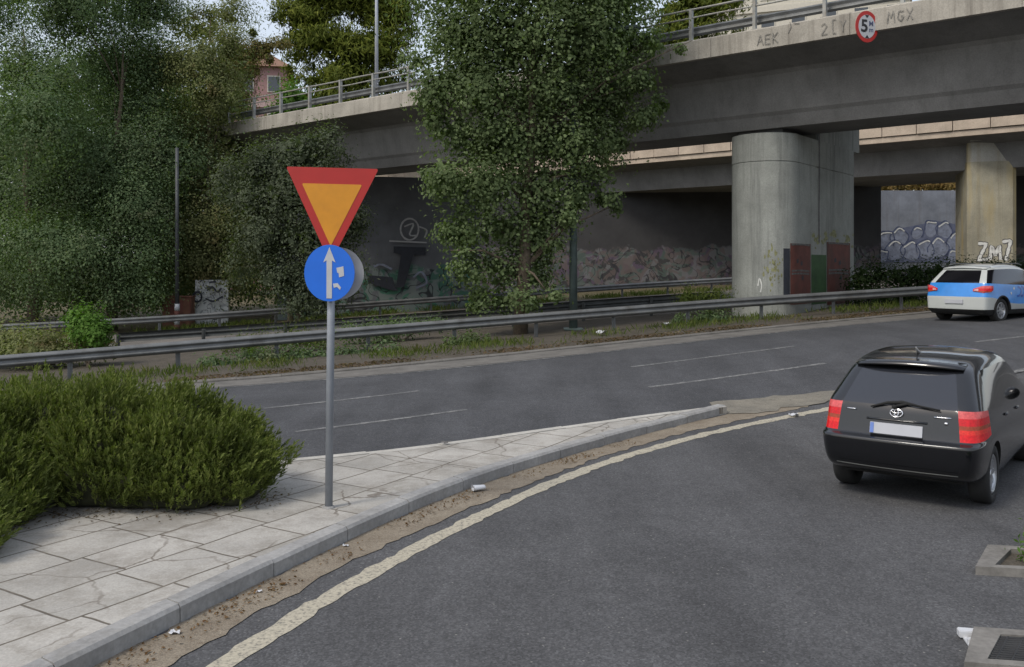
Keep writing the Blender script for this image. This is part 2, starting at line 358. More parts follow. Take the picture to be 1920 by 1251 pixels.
def lensmat():
    m, t, b, P, g = new_mat('banded_lamp_lens'); tc = nn(t, 'ShaderNodeTexCoord'); sp = nn(t, 'ShaderNodeSeparateXYZ'); t.links.new(tc.outputs['Object'], sp.inputs[0])
    c1 = ramp(t, sp.outputs[2], [(0, (.62, .008, .012)), (.80, (.62, .008, .012)), (.81, (.66, .03, .02)), (.845, (.66, .03, .02)), (.85, (.3, .05, .02)), (.885, (.3, .05, .02)), (.89, (.55, .01, .015)), (.955, (.55, .01, .015)), (.965, (.6, .1, .1))])
    c1 = mixc(t, c1, ramp(t, noise(t, P, 40, 3), [(.3, .75), (.7, 1.2)]), 1, 'MULTIPLY'); t.links.new(c1, b.inputs['Base Color']); b.inputs['Roughness'].default_value = .25; b.inputs['Specular IOR Level'].default_value = .3; b.inputs['Coat Weight'].default_value = .2
    return m
M['dark_glass'] = glassmat('black_car_glass', (.006, .006, .008), .12)
M['side_glass'] = glassmat('side_car_glass', (.004, .0045, .004), .1)
M['tail'] = lensmat()
M['tail_clear'] = plain('pale_lamp_lens', (.6, .3, .28), .15, 0, .2, 20, coat=.7)
M['chrome'] = plain('chrome', (.7, .7, .72), .15, 1, .03)
M['alloy'] = plain('alloy_wheel', (.45, .46, .48), .3, .8, .08)
M['tyre'] = plain('tyre_rubber', (.018, .018, .018), .85, var=.2)
M['under'] = plain('black_underbody', (.012, .012, .012), .9)
M['plate'] = plain('number_plate', (.42, .43, .46), .5, var=.05)
M['plateblue'] = plain('plate_blue_band', (.12, .2, .5), .5, var=.05)
M['car_blue'] = plain('light_blue_wrap', (.03, .22, .62), .3, 0, .12, 3, coat=.6)
M['car_darkblue'] = plain('dark_blue_print', (.012, .08, .36), .3, 0, .2, 5, coat=.6)
M['car_white'] = plain('white_car_paint', (.45, .47, .455), .3, 0, .05, 2, coat=.7)
M['brown'] = plain('rusty_brown_metal', (.12, .05, .03), .8, var=.3)
M['iron'] = plain('cast_iron_grate', (.05, .05, .05), .6, .5)

# ------------------------------------------------------------------ the ground, roads and pavement
def coords(a, lo, hi, b, st):
    far = [hi+(b-hi)*((i/10)**2) for i in range(1, 11)]; near = [lo-(lo-a)*((i/10)**2) for i in range(10, 0, -1)]
    return near+list(np.arange(lo, hi+1e-6, st))+far
gx = coords(-600, -34, 42, 600, 1.); gy = coords(-120, -12, 72, 1500, 1.)
g = MB(); g.add([(x, y, hz(x, y)-.08) for y in gy for x in gx], [(j*len(gx)+i, j*len(gx)+i+1, (j+1)*len(gx)+i+1, (j+1)*len(gx)+i) for j in range(len(gy)-1) for i in range(len(gx)-1)])
tag(g.build('ground', M['ground'], smooth=True), kind='structure')

kerb_bot = [(-7.4, -6), (-5.1, -.6), (-3.75, 2.85)]+[gp(*p) for p in ((215, 1235), (350, 1150), (492, 1092), (590, 1047), (760, 960), (890, 910), (1040, 862), (1200, 815), (1362, 776))]
kerb_bot = soften(smooth_path(kerb_bot, 90))
isl_far = [(-24, -6), (-18, 2.2), (-12, 6.4), (-8, 8.6), (-5, 10.15)]+[gp(*p, .12) for p in ((560, 868), (640, 858), (820, 835), (1000, 805), (1200, 776), (1350, 760))]
isl_far = soften(smooth_path(isl_far, 90))
road_near = list(map(tuple, isl_far[:-1]))+[gp(*p) for p in ((1365, 764), (1450, 752), (1560, 738), (1740, 712), (1920, 684))]
road_near += [(16, 21.3), (26, 25.2), (40, 29)]
edge_far = [gp(*p) for p in ((640, 715), (828, 694), (1009, 675), (1278, 646), (1448, 621), (1733, 598))]
edge_far = [(-34, 5), (-24, 11), (-15, 16.2), (-9.5, 18.8)]+edge_far+[(24, 31.2), (42, 36)]
edge_far = soften(smooth_path(edge_far, 110), 60)
kerb_far = [gp(*p, .1) for p in ((640, 697), (808, 672), (976, 658), (1278, 627), (1397, 615), (1733, 583))]
kerb_far = smooth_path([(-34, 6.2), (-24, 12.2), (-15, 17.4), (-9.8, 20)]+kerb_far+[(24, 32.6), (42, 37.4)], 110); kerb_far = soften(kerb_far, 60)

sheet('ramp_road', [(-26, -11), (-20, 2), (-8, 8.4), (0, 14), (6, 18), (40, 32)], [(30, -11), (30, 4), (34, 12), (40, 18), (46, 22), (52, 26)], 0, M['asphalt'], step=.6)
road_n2 = [(p[0]+.15, p[1]-.25) for p in road_near]
sheet('road', road_n2, edge_far, .008, M['asphalt2'])
sheet('gutter_channel', edge_far, kerb_far, .014, M['channel'])

def railpath(pts, n=60): return smooth_path([xd(*p) if p[0] > 50 or p[0] < -50 or True else p for p in pts], n)
railA = smooth_path([(-33, 9.2), (-22, 15.6), (-16, 19.3), xd(0, 21.5), xd(250, 22.9), xd(480, 24.2), xd(720, 25.5), xd(940, 26.6), xd(1300, 28.4), xd(1500, 29.1), xd(1700, 29.9), (22, 32.6), (40, 38)], 120)
railB = smooth_path([xd(222, 29.0), xd(450, 29.9), xd(640, 30.6), xd(828, 31.2), xd(1150, 32.8), xd(1345, 33.6)], 60)
railC = smooth_path([(-42, 27), (-32, 33), xd(0, 38.3), xd(340, 41), xd(700, 45.5), xd(1100, 48.5), xd(1345, 50.2), (26, 54), (45, 58)], 120)
verge_back = smooth_path([(-36, 15), (-25, 22), (-18, 26.6), xd(222, 29.6), xd(450, 30.5), xd(640, 31.2), xd(828, 31.8), xd(1150, 33.4), xd(1345, 34.2), (16, 37), (42, 44)], 110)
sheet('verge', [(p[0], p[1]) for p in kerb_far+np.array([-.06, .1])], verge_back, .055, M['verge'], skirt=.16)
sheet('far_road', verge_back, [(p[0], p[1]) for p in railC], .006, M['asphalt3'])
# pavement of the traffic island, its kerb stones and the sandy tip
ins = lambda a, w: [(p[0], p[1]) for p in np.array(a)+np.array([[-w*d[1], w*d[0]] for d in [(np.gradient(np.array(a), axis=0)[i]/np.linalg.norm(np.gradient(np.array(a), axis=0)[i])) for i in range(len(a))]])]
kerb_in = ins(kerb_bot, .17)
sheet('pavement', kerb_in, ins(isl_far, -.17), .125, M['pavers'], skirt=.1, step=.35)
def kerb(name, a, b, top, m, seg=1.0):
    mb = MB(); n = int(plen(a)/seg); A = resample(a, n*6+1); B = resample(b, n*6+1)
    for s in range(n):
        vs = []
        jig = random.uniform(-.006, .006)
        for i in range(7):
            k = s*6+i; q = A[k]; r = B[k]; u = .004 if i == 0 else (-.004 if i == 6 else 0)
            d = A[min(k+1, len(A)-1)]-A[max(k-1, 0)]; d = d/np.linalg.norm(d)*u
            out = (q-r)/max(1e-6, np.linalg.norm(q-r)); zq = hz(*q)
            for p, z in ((q+d, -.05), (q+d, top-.025+jig), (q-out*.025+d, top+jig), (r+out*.004+d, top+jig), (r+out*.004+d, -.05)): vs.append((p[0], p[1], zq+z))
        fs = [(i*5+j, i*5+j+1, i*5+6+j, i*5+5+j) for i in range(6) for j in range(4)]+[(0, 1, 2, 3, 4), (34, 33, 32, 31, 30)]
        mb.add(vs, fs)
    return tag(mb.build(name, m), kind='structure')
kerb('kerb', kerb_bot, kerb_in, .135, M['kerb'])
kerb('kerb', isl_far, ins(isl_far, -.17), .13, M['kerb_pale'])
kerb('kerb', kerb_far, ins(kerb_far, .17), .066, M['channel'])
dirt_in = [(-6.9, -6.2), (-4.6, -.8), (-3.2, 2.6)]+[gp(*p) for p in ((320, 1245), (590, 1090), (760, 1002), (950, 926), (1110, 862), (1300, 806), (1420, 783), (1560, 752))]
dirt_in = soften(smooth_path(dirt_in, 90), 20)
kb2 = [(p[0]+.003, p[1]-.003) for p in kerb_bot]+[gp(1560, 745)]
sheet('gutter_dirt', kb2, dirt_in, .007, M['gutter_dirt'], wob=.035, step=.12)
lc = smooth_path([(-6.2, -6.5), (-4.0, -1), (-2.6, 2.5)]+[gp(*p) for p in ((400, 1248), (630, 1113), (750, 1042), (960, 939), (1110, 874), (1300, 818), (1440, 788), (1575, 763))], 110); lc = soften(lc, 40)
def stripe(c, w, dz, m, name='road_marking', step=.3, wob=.004): return sheet(name, ins(c, w/2), ins(c, -w/2), dz, m, across=1, step=step, wob=wob)
stripe(lc, .17, .005, M['edgeline'], wob=.022, step=.1)
stripe(smooth_path([(9.2, 16.8), (14, 19.2), (25, 23.4)], 30), .14, .019, M['white_line'])
sheet('sand_patch', [gp(*p) for p in ((1330, 757), (1400, 750), (1480, 742), (1575, 733))], [gp(*p) for p in ((1352, 779), (1420, 777), (1490, 764), (1575, 750))], .016, M['sand'], wob=.08, step=.2)
stripe(edge_far[8:-6] + np.array([0, -.12]), .11, .014, M['white_line'])
for a, b in (((494, 767), (786, 734)), ((554, 811), (874, 769)), ((1184, 689), (1490, 650)), ((1217, 727), (1548, 682)), ((1830, 642), (1935, 630)), ((120, 812), (260, 795))):
    stripe(resample([gp(*a), gp(*b)], 30), .11, .013, M['white_line'])

# ------------------------------------------------------------------ guard rails
def guard_rail(path, label, m, face=1, spacing=2.5, height=.74, base=.055, skip=()):
    p = np.array(path); root = thing('guard_rail', (*p[0], hz(*p[0])+base), label, 'guard rail', 'steel guard rails along the roads')
    prof = [(0, .31), (.02, .30), (.075, .25), (.08, .225), (.035, .175), (.03, .155), (.035, .135), (.08, .085), (.075, .06), (.02, .01), (0, 0)]
    mb = MB(); n = max(20, int(plen(p)/1.)); q = resample(p, n)
    def pr(i):
        z = hz(*q[i])+base+height-.31
        return [(face*o, z+h) for o, h in prof]+[(face*(o-.006), z+h) for o, h in prof[::-1]]
    mb.sweep(q, pr).build('beam', m, root)
    k = int(plen(p)/spacing); s = resample(p, k+1)
    for i in range(k+1):
        d = s[min(i+1, k)]-s[max(i-1, 0)]; a = math.atan2(d[1], d[0]); x, y = s[i]; nx, ny = -math.sin(a)*-.07*face, math.cos(a)*-.07*face
        if not (-26 < x < 24): continue
        z = hz(x, y)+base; lean = random.uniform(-.03, .03)
        Mx = Matrix.Rotation(a, 3, 'Z') @ Matrix.Rotation(lean, 3, 'Y')
        b = MB().box((x+nx, y+ny, z+height/2-.1), (.12, .016, height+.12), Mx)
        b.box((x+nx, y+ny, z+height/2-.1), (.012, .09, height+.119), Mx)
        b.box((x+nx*.42, y+ny*.42, z+height-.155), (.06, .05, .12), Mx)
        b.build('post', m if m is not M['galv_dark'] else m, root)
    return root
guard_rail(railA, 'long galvanised guard rail along the far kerb of the main road', M['galv'], -1)
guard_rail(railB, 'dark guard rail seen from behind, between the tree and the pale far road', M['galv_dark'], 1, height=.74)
guard_rail(railC, 'farthest guard rail in front of the left trees and graffiti walls', M['galv'], -1, spacing=2.6, base=.0)

# ------------------------------------------------------------------ the two overpasses
dv = np.array([-.777, .629]); dv /= np.linalg.norm(dv); nv = np.array([-dv[1]*-1, -dv[0]]); nv = np.array([.629, .777]); nv /= np.linalg.norm(nv)
def bp(o0, t, off, z): p = np.array(o0)+dv*t+nv*off; return Vector((p[0], p[1], z))
def extrude(mb, o0, prof, t0, t1, n=1):
    m = len(prof); vs = [bp(o0, t0+(t1-t0)*i/n, o, z) for i in range(n+1) for o, z in prof]
    fs = [(i*m+k, i*m+(k+1) % m, (i+1)*m+(k+1) % m, (i+1)*m+k) for i in range(n) for k in range(m)]+[tuple(range(m))[::-1], tuple(n*m+k for k in range(m))]
    return mb.add(vs, fs)
def strokes(lines, w, place, th=.006, seed=0, straight=False):   # hand-sprayed marks: thin ribbons on a surface; place(u, v, h) -> point
    mb = MB(); rnd = random.Random(seed)
    for ln in lines:
        P = np.array(ln, float)
        if len(P) > 2 and straight: P = resample(P, len(P)*6)
        elif len(P) > 2: P = smooth_path(P, len(P)*4)
        n = len(P)
        for h0, in ((0,),):
            vs = []
            for i in range(n):
                d = P[min(i+1, n-1)]-P[max(i-1, 0)]; d /= max(1e-6, np.linalg.norm(d)); q = np.array([-d[1], d[0]])*w*.5*rnd.uniform(.75, 1.2)
                vs += [place(*(P[i]+q), th), place(*(P[i]-q), th), place(*(P[i]-q), 0.001), place(*(P[i]+q), 0.001)]
            fs = [(i*4+k, i*4+(k+1) % 4, i*4+4+(k+1) % 4, i*4+4+k) for i in range(n-1) for k in range(4)]+[(0, 1, 2, 3), tuple(n*4-4+k for k in (3, 2, 1, 0))]
            mb.add(vs, fs)
    return mb
def blobs_on(polys, place, th=.004):
    mb = MB()
    for P in polys:
        n = len(P); vs = [place(u, v, th) for u, v in P]+[place(u, v, .0005) for u, v in P]
        mb.add(vs, [tuple(range(n)), tuple(range(2*n-1, n-1, -1))]+[(i, (i+1) % n, n+(i+1) % n, n+i) for i in range(n)])
    return mb
OA = np.array([8.1, 27.95])
T0, T1 = -34., 46.
near = thing('overpass', bp(OA, 0, 2, 0), 'near concrete overpass on a broad round pier, with a railing and pale scribbled parapet', 'bridge')
mb = MB()
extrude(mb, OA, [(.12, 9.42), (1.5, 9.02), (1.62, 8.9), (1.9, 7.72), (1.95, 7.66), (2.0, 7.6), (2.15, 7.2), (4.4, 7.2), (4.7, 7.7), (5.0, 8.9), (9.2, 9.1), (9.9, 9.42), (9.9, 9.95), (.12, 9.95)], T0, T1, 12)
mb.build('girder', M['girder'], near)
mb = MB(); seg = 4.5; t = T0
while t < T1:
    j = random.uniform(-.012, .012); extrude(mb, OA, [(.0+j, 9.40), (.34, 9.40), (.34, 10.05), (.04+j, 10.07), (.0+j, 10.03)], t+.006, t+seg-.006); t += seg
par = mb.build('parapet', M['fascia'], near)
mb = MB(); extrude(mb, OA, [(9.68, 9.38), (10.05, 9.38), (10.05, 10.05), (9.68, 10.05)], T0, T1, 4); mb.build('parapet', M['fascia'], near)
fp = lambda u, v, h: bp(OA, u, -.016-h, v)
def on_par(px, py):            # photo position -> (t, z) on the parapet face
    a = (px-960)/F; t = (OA[0]-a*OA[1])/(a*dv[1]-dv[0]); D = OA[1]+dv[1]*t; return t, HC+(H0-py)/F*D
def scr(px, py, letters, s):
    t, z = on_par(px, py); out = []
    for gx_, ln in letters: out.append([(t-(gx_+u)*s, z+v*s) for u, v in ln])
    return out
A_ = [(0, 0), (.3, 1), (.6, 0)]; A2 = [(.12, .4), (.5, .42)]; E_ = [(.55, .95), (0, .9), (.02, .5), (.45, .52)]; E2 = [(.02, .5), (0, .02), (.5, 0)]; K1 = [(0, 1), (.02, 0)]; K2 = [(.5, 1), (.05, .5), (.5, 0)]
marks = scr(1420, 86, [(0, A_), (0, A2), (.8, E_), (.8, E2), (1.55, K1), (1.55, K2)], .33)
marks += scr(1540, 66, [(0, [(0, .8), (.3, 1), (.5, .7), (0, 0), (.55, .02)]), (1.0, [(.3, 1.2), (0, 1.15), (.02, 0), (.3, -.05)]), (1.7, [(0, 1), (.22, .5), (.45, 1)]), (1.7, [(.22, .5), (.2, 0)])], .34)
marks += scr(1664, 44, [(0, [(0, 0), (.1, 1), (.3, .4), (.5, 1), (.6, 0)]), (.85, [(.5, .85), (.1, .9), (0, .3), (.3, 0), (.5, .4), (.28, .45)]), (1.6, [(0, 0), (.5, 1)]), (1.6, [(0, 1), (.5, 0)])], .33)
marks += scr(1478, 62, [(0, [(0, 0), (.3, .6), (.2, 1.1)]), (.6, [(0, .9), (.6, .8)])], .3)
for k_, a_, b_ in ((0, 0, 6), (1, 6, 10), (2, 10, 14), (3, 14, 16)): strokes(marks[a_:b_], .028, fp, .004, 3+k_, True).build('graffiti', M['fadedsoot'], par)
# railing on the near parapet
rl = MB()
for z, r in ((11.13, .035), (10.86, .028)):
    rl.tube([bp(OA, tt, .17+random.uniform(-.01, .01), z+random.uniform(-.012, .012)) for tt in np.arange(T0, T1+.1, 1.125)], r, 8)
rl.build('rail', M['rail'], near)
for i in range(int((T1-T0)/2.25)):
    tt = T0+.8+i*2.25
    Mx = Matrix.Rotation(math.atan2(dv[1], dv[0]), 3, 'Z'); c = bp(OA, tt, .17, 10.6)
    MB().box(c, (.1, .14, 1.12), Mx).box(bp(OA, tt, .17, 10.075), (.22, .24, .025), Mx).build('railing_post', M['rail'], near)
bm_ = MB(); prof = [(.5, .31), (.44, .25), (.47, .16), (.44, .06), (.5, 0), (.52, 0), (.52, .31)]
extrude(bm_, OA, [(o, 10.32+z) for o, z in prof], T0, T1, 8); bm_.build('barrier_beam', M['galv'], near)
# the pier: a rounded nose towards the road and a long flat flank turned away from the sun
PC = np.array([8.87, 31.0]); PR, PL = 1.15, 5.6; pz0 = hz(*PC)-.3
outl = [PC+PR*(math.cos(k)*dv*-1+math.sin(k)*-nv) for k in np.linspace(0, math.pi, 37)]          # flank side, round the nose, to the far side
outl += [PC+nv*PL+PR*(math.cos(k)*dv*-1+math.sin(k)*-nv) for k in np.linspace(math.pi, 2*math.pi, 37)]
outl = np.array(outl); cen = PC+nv*PL/2
def ring_at(off): # outline pushed outward by off
    c = np.clip((outl-PC) @ nv, 0, PL)[:, None]*nv+PC; return outl+(outl-c)/PR*off
pier = MB(); lev = [(0, pz0), (0, 6.02), (-.025, 6.04), (-.025, 6.06), (0, 6.08), (0, 7.02)]; n_ = len(outl)
for o_, z_ in lev: pier.v += [(*q, z_) for q in ring_at(o_)]
pier.f += [(a*n_+k, a*n_+(k+1) % n_, (a+1)*n_+(k+1) % n_, (a+1)*n_+k) for a in range(len(lev)-1) for k in range(n_)]+[tuple(range(n_))[::-1], tuple((len(lev)-1)*n_+k for k in range(n_))]
po = pier.build('pier', M['pier'], near)
cap = MB(); m0 = MB()
qs = [PC+nv*a+dv*b for a, b in ((1.9, -1.1), (1.9, 1.1), (PL+1.0, 1.1), (PL+1.0, -1.1))]
cap.add([(*q, z) for z in (7.022, 8.86) for q in qs], [(3, 2, 1, 0), (4, 5, 6, 7), (0, 1, 5, 4), (1, 2, 6, 5), (2, 3, 7, 6), (3, 0, 4, 7)]); cap.build('crosshead', M['pier'], near)
MB().box((*(PC+nv*.2), 7.11), (1.6, 1.4, .17), Matrix.Rotation(math.atan2(dv[1], dv[0]), 3, 'Z')).build('bearing', M['darkwall'], near)
def on_pier(px, off=0.):       # where the sight line of a photo column meets the outline -> (x, y)
    d = np.array([(px-960)/F, 1.]); Q = ring_at(off); best = None
    for k in range(n_):
        a, b = Q[k], Q[(k+1) % n_]; e = b-a; den = d[0]*e[1]-d[1]*e[0]
        if abs(den) < 1e-9: continue
        t = (a[0]*e[1]-a[1]*e[0])/den; u = (a[0]*d[1]-a[1]*d[0])/den
        if -1e-6 <= u <= 1+1e-6 and t > 0 and (best is None or t < best[0]): best = (t, d*t)
    return best[1] if best else on_pier(px-1, off)
def pzf(py, D): return HC+(H0-py)/F*D
def pier_panel(name, px0, px1, py0, py1, th, m, lines=False):
    mb = MB(); n = 10; vs = []; D0 = on_pier((px0+px1)/2)[1]; z0, z1 = pzf(py1, D0), pzf(py0, D0)
    for i in range(n+1):
        px = px0+(px1-px0)*i/n
        for o_, z in ((-.03, z0), (th, z0), (th, z1), (-.03, z1)): vs.append((*on_pier(px, o_), z))
    fs = [(i*4+k, i*4+(k+1) % 4, i*4+4+(k+1) % 4, i*4+4+k) for i in range(n) for k in range(4)]+[(0, 1, 2, 3), (n*4+3, n*4+2, n*4+1, n*4)]
    o = mb.add(vs, fs).build(name, m, po)
    if lines:
        pl = lambda u, v, h: Vector((*on_pier(px0+(px1-px0)*u, th+.002+h), z0+(z1-z0)*v))
        for ln in ([(.06, .55), (.5, .555), (.94, .54)], [(.06, .5), (.5, .505), (.94, .49)], [(.05, .98), (.5, .985), (.95, .98)]): strokes([ln], .03, pl, .01).build('door_edge', M['soot'], po)
        for u, v in ((.55, .66), (.6, .42), (.35, .7)): strokes([[(u-.04, v), (u+.05, v+.02)]], .07, pl, .006, 3).build('stain', M['doordark'], po)
    return o
tag(pier_panel('painted_door', 1482, 1520, 457, 570, .02, M['doorred'], True), 'faded red painted door with dark spots on the pier')
tag(pier_panel('painted_door', 1551, 1594, 455, 570, .02, M['doorred'], True), 'faded red painted door nearest the right edge of the pier')
pier_panel('painted_panel', 1521.5, 1549.5, 478, 570, .012, M['doorgreen'])
pier_panel('painted_panel', 1469, 1481, 466, 570, .012, M['doordark'])
def ppl(u, v, h): q = on_pier(u, .002+h); return Vector((*q, pzf(v, q[1])))
rnd = random.Random(5); pp = []
for i in range(46):
    cx, cy, r = rnd.gauss(1452, 9), rnd.gauss(497, 22), rnd.uniform(1, 4); pp.append([(min(1468, cx+r*.8*math.cos(k)*rnd.uniform(.5, 1.2)), cy+r*1.5*math.sin(k)*rnd.uniform(.5, 1.2)) for k in np.arange(0, 6.2, .7)])
for i in range(30):
    cx, cy, r = rnd.uniform(1525, 1600), rnd.gauss(450, 9), rnd.uniform(1.2, 4); pp.append([(min(1601, cx+r*math.cos(k)), cy+r*1.6*math.sin(k)*rnd.uniform(.6, 1.1)) for k in np.arange(0, 6.2, .7)])
mbq = MB()
for i, P in enumerate(pp[:46]):
    n = len(P); mbq.add([ppl(u, v, .001+.00005*i) for u, v in P], [tuple(range(n))])
mbq.build('graffiti', M['yellowgreen'], po)
mbq = MB()
for i, P in enumerate(pp[46:]):
    n = len(P); mbq.add([ppl(u, v, .001+.00005*i) for u, v in P], [tuple(range(n))])
mbq.build('graffiti', M['yellowgreen'], po)
strokes([[(1421, 536), (1424, 522), (1428, 535), (1426, 548)]], 2.0, ppl, .003, 2).build('graffiti', M['whitespray'], po)
strokes([[(1536, 250), (1536.4, 330), (1535.6, 400), (1536, 455)]], 2.6, ppl, .004, 9).build('seam', M['soot'], po)

# far overpass, parallel, beyond a gap of open sky
OB = np.array([18.8, 48.8])
far = thing('overpass', bp(OB, 0, 2, 0), 'farther overpass with pale panelled parapet, seen below the near one', 'bridge')
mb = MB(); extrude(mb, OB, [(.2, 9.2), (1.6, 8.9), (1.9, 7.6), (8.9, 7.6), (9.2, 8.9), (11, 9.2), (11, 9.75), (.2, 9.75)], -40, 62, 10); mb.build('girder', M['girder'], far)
mb = MB(); t = -40.
while t < 62:
    j = random.uniform(-.015, .015); extrude(mb, OB, [(-.05+j, 9.5), (.3, 9.5), (.3, 10.15), (-.05+j, 10.15)], t+.02, t+1.75-.02); t += 1.75
mb.build('parapet', M['fascia2'], far)
mb = MB(); extrude(mb, OB, [(.05, 9.18), (.4, 9.18), (.4, 9.5), (.05, 9.46)], -40, 62, 6); mb.build('parapet_ledge', M['fascia2'], far)
QC = xd(1853, 46.8); pr2 = MB(); zq = hz(*QC)-.2
Mx = Matrix.Rotation(math.atan2(dv[1], dv[0]), 3, 'Z')
c8 = [(-1.15, -.75), (-.95, -.95), (.95, -.95), (1.15, -.75), (1.15, 2.6), (.95, 2.8), (-.95, 2.8), (-1.15, 2.6)]
ang = math.atan2(dv[1], dv[0])-math.pi
def pil(mb, sc_, z0, z1):
    Mr = Matrix.Rotation(ang*.45, 3, 'Z'); P = [Mr @ Vector((x*sc_, y*sc_, 0)) for x, y in c8]; n = len(P)
    mb.add([(QC[0]+p.x, QC[1]+p.y, z) for z in (z0, z1) for p in P], [tuple(range(n))[::-1], tuple(range(n, 2*n))]+[(i, (i+1) % n, n+(i+1) % n, n+i) for i in range(n)]); return Mr
Mr = pil(pr2, 1.0, zq, 7.95)
po2 = pr2.build('pier', M['pier2'], far)
p3 = MB(); pil(p3, .97, 7.95, 9.0); p3.box((QC[0], QC[1]-.8, 9.1), (2.6, .9, .2), Mr); p3.build('pier_cap', M['pier_patch'], po2)
def qpl(u, v, h): q = Mr @ Vector((u, -.955-h, 0)); return Vector((QC[0]+q.x, QC[1]+q.y, v))
tz = 2.75; S = .95
L = [[(-.62, tz+.95), (-.2, tz+.93), (-.6, tz+.1), (-.1, tz+.12)], [(-.02, tz+.1), (.06, tz+.85), (.24, tz+.3), (.44, tz+.85), (.52, tz+.1)], [(.6, tz+1.02), (1.02, tz+1.1), (.76, tz+.05)]]
L = [[(u*.92-.08, v) for u, v in q] for q in L]
for l_ in L:
    strokes([l_], .25, qpl, .002, 1, True).build('graffiti', M['soot'], po2)
    strokes([l_], .145, qpl, .006, 1, True).build('graffiti', M['whitespray'], po2)

# ------------------------------------------------------------------ walls with graffiti
def wall(name, pts, z1, m, th=.5, z0=-.4, label='', cap=None):
    p = np.array(pts, float); root_me = MB()
    mb = MB().sweep(resample(p, 16), lambda i: [(0, 0), (0, 1), (th, 1), (th, 0)])
    q = resample(p, 16); vs = []
    for i, v in enumerate(mb.v):
        k = i//4; vs.append((v[0], v[1], (hz(*q[k])+z0) if v[2] == 0 else (z1[0]+(z1[1]-z1[0])*k/15 if hasattr(z1, '__len__') else z1)))
    mb.v = vs; o = mb.build(name, m); return tag(o, label, 'wall')
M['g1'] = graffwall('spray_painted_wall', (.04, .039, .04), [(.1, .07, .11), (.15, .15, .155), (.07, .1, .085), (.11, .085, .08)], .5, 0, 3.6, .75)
M['g2'] = graffwall('mural_wall', (.12, .125, .135), [(.06, .19, .12), (.05, .13, .095), (.17, .2, .19)], .45, 0, 2.4)
M['g3'] = graffwall('pale_graffiti_wall', (.5, .52, .5), [(.35, .36, .36), (.6, .6, .58)], 1.6, 0, 2)
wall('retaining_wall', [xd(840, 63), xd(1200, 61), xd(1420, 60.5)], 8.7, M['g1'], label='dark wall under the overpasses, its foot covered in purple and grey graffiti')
mural = wall('retaining_wall', [xd(520, 47), xd(740, 48.5), xd(900, 49.5)], 7.4, M['g2'], label='grey wall left of the middle tree with a green mural')
def mpl(u, v, h):
    D = 48.4+(u-740)/160*1.0-.06-h; return Vector(((u-960)/F*D, D, HC+(H0-v)/F*D))
mu = blobs_on([[(738, 462), (798, 464), (798, 478), (775, 478), (758, 538), (742, 540), (752, 478), (738, 474)], [(690, 516), (736, 520), (742, 540), (748, 545), (735, 545), (690, 530)]], mpl, .02)
mu.build('graffiti', M['doordark'], mural)
for l_ in [[(768+17*math.cos(k), 430+20*math.sin(k)) for k in np.arange(0, 6.6, .5)], [(758, 425), (775, 420), (768, 440), (780, 442)], [(786, 425), (800, 432), (796, 446)], [(730, 452), (800, 455)]]: strokes([l_], 3.2, mpl, .01, 4).build('graffiti', M['signback'], mural)
strokes([[(775, 520), (790, 510), (800, 530), (780, 540)], [(700, 500), (715, 496), (735, 505)]], 4, mpl, .008, 4).build('graffiti', M['bluewash'], mural)
bw = wall('retaining_wall', [xd(1650, 63), xd(1740, 63), xd(1840, 63)], 7.9, M['wall'], label='pale blue-grey wall with rounded bubble graffiti beside the far pier')
def bpl(u, v, h): D = 62.97-h; return Vector(((u-960)/F*D, D, HC+(H0-v)/F*D))
bub = []; rnd = random.Random(3)
for cx, cy, r in ((1663, 448, 15), (1690, 440, 14), (1716, 436, 10), (1745, 430, 13), (1770, 428, 13), (1790, 452, 14), (1675, 470, 16), (1705, 466, 15), (1735, 462, 15), (1762, 468, 16), (1655, 480, 10), (1790, 480, 12)):
    e1, e2 = rnd.uniform(.05, .2), rnd.uniform(0, 6); cx += rnd.uniform(-4, 4); cy += rnd.uniform(-4, 6); bub.append([(cx+r*1.1*(1+e1*math.cos(2*k+e2))*math.cos(k), cy+r*1.2*(1+e1*math.sin(3*k+e2))*math.sin(k)) for k in np.arange(0, 6.28, .35)])
mbb = MB()
for i, P in enumerate(bub): n = len(P); mbb.add([bpl(u, v, .01+.002*i) for u, v in P], [tuple(range(n))])
blobs_on([[(1651, 440), (1690, 428), (1730, 420), (1760, 415), (1790, 420), (1812, 436), (1812, 492), (1651, 492)]], bpl, .006).build('graffiti', M['purplewash'], bw)
mbb.build('graffiti', M['bluewash'], bw)
strokes([P[8:]+P[:3] for P in bub], 1.7, bpl, .04, 5).build('graffiti', M['navy'], bw)
strokes([[(u+2, v+3) for u, v in P[11:16]] for P in bub], 2.2, bpl, .045, 5).build('graffiti', M['whitespray'], bw)
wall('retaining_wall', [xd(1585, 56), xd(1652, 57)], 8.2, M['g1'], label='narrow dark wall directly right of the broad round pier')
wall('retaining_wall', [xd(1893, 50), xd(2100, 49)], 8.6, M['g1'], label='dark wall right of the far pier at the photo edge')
lw = wall('garden_wall', [xd(366, 44.2), xd(428, 44.6)], hz(*xd(400, 44.4))+2.25, M['g3'], .25, label='low whitish scribbled wall under the left trees')
def lpl(u, v, h): D = 44.12-h; return Vector(((u-960)/F*D, D, HC+(H0-v)/F*D))
strokes([[(370+8*math.cos(k), 557+9*math.sin(k)) for k in np.arange(0, 6.6, .5)], [(388, 545), (398, 538), (408, 548), (415, 540)], [(385, 560), (400, 565), (418, 556)], [(392, 530), (405, 528)]], 3.5, lpl, .1, 4).build('graffiti', M['doordark'], lw)

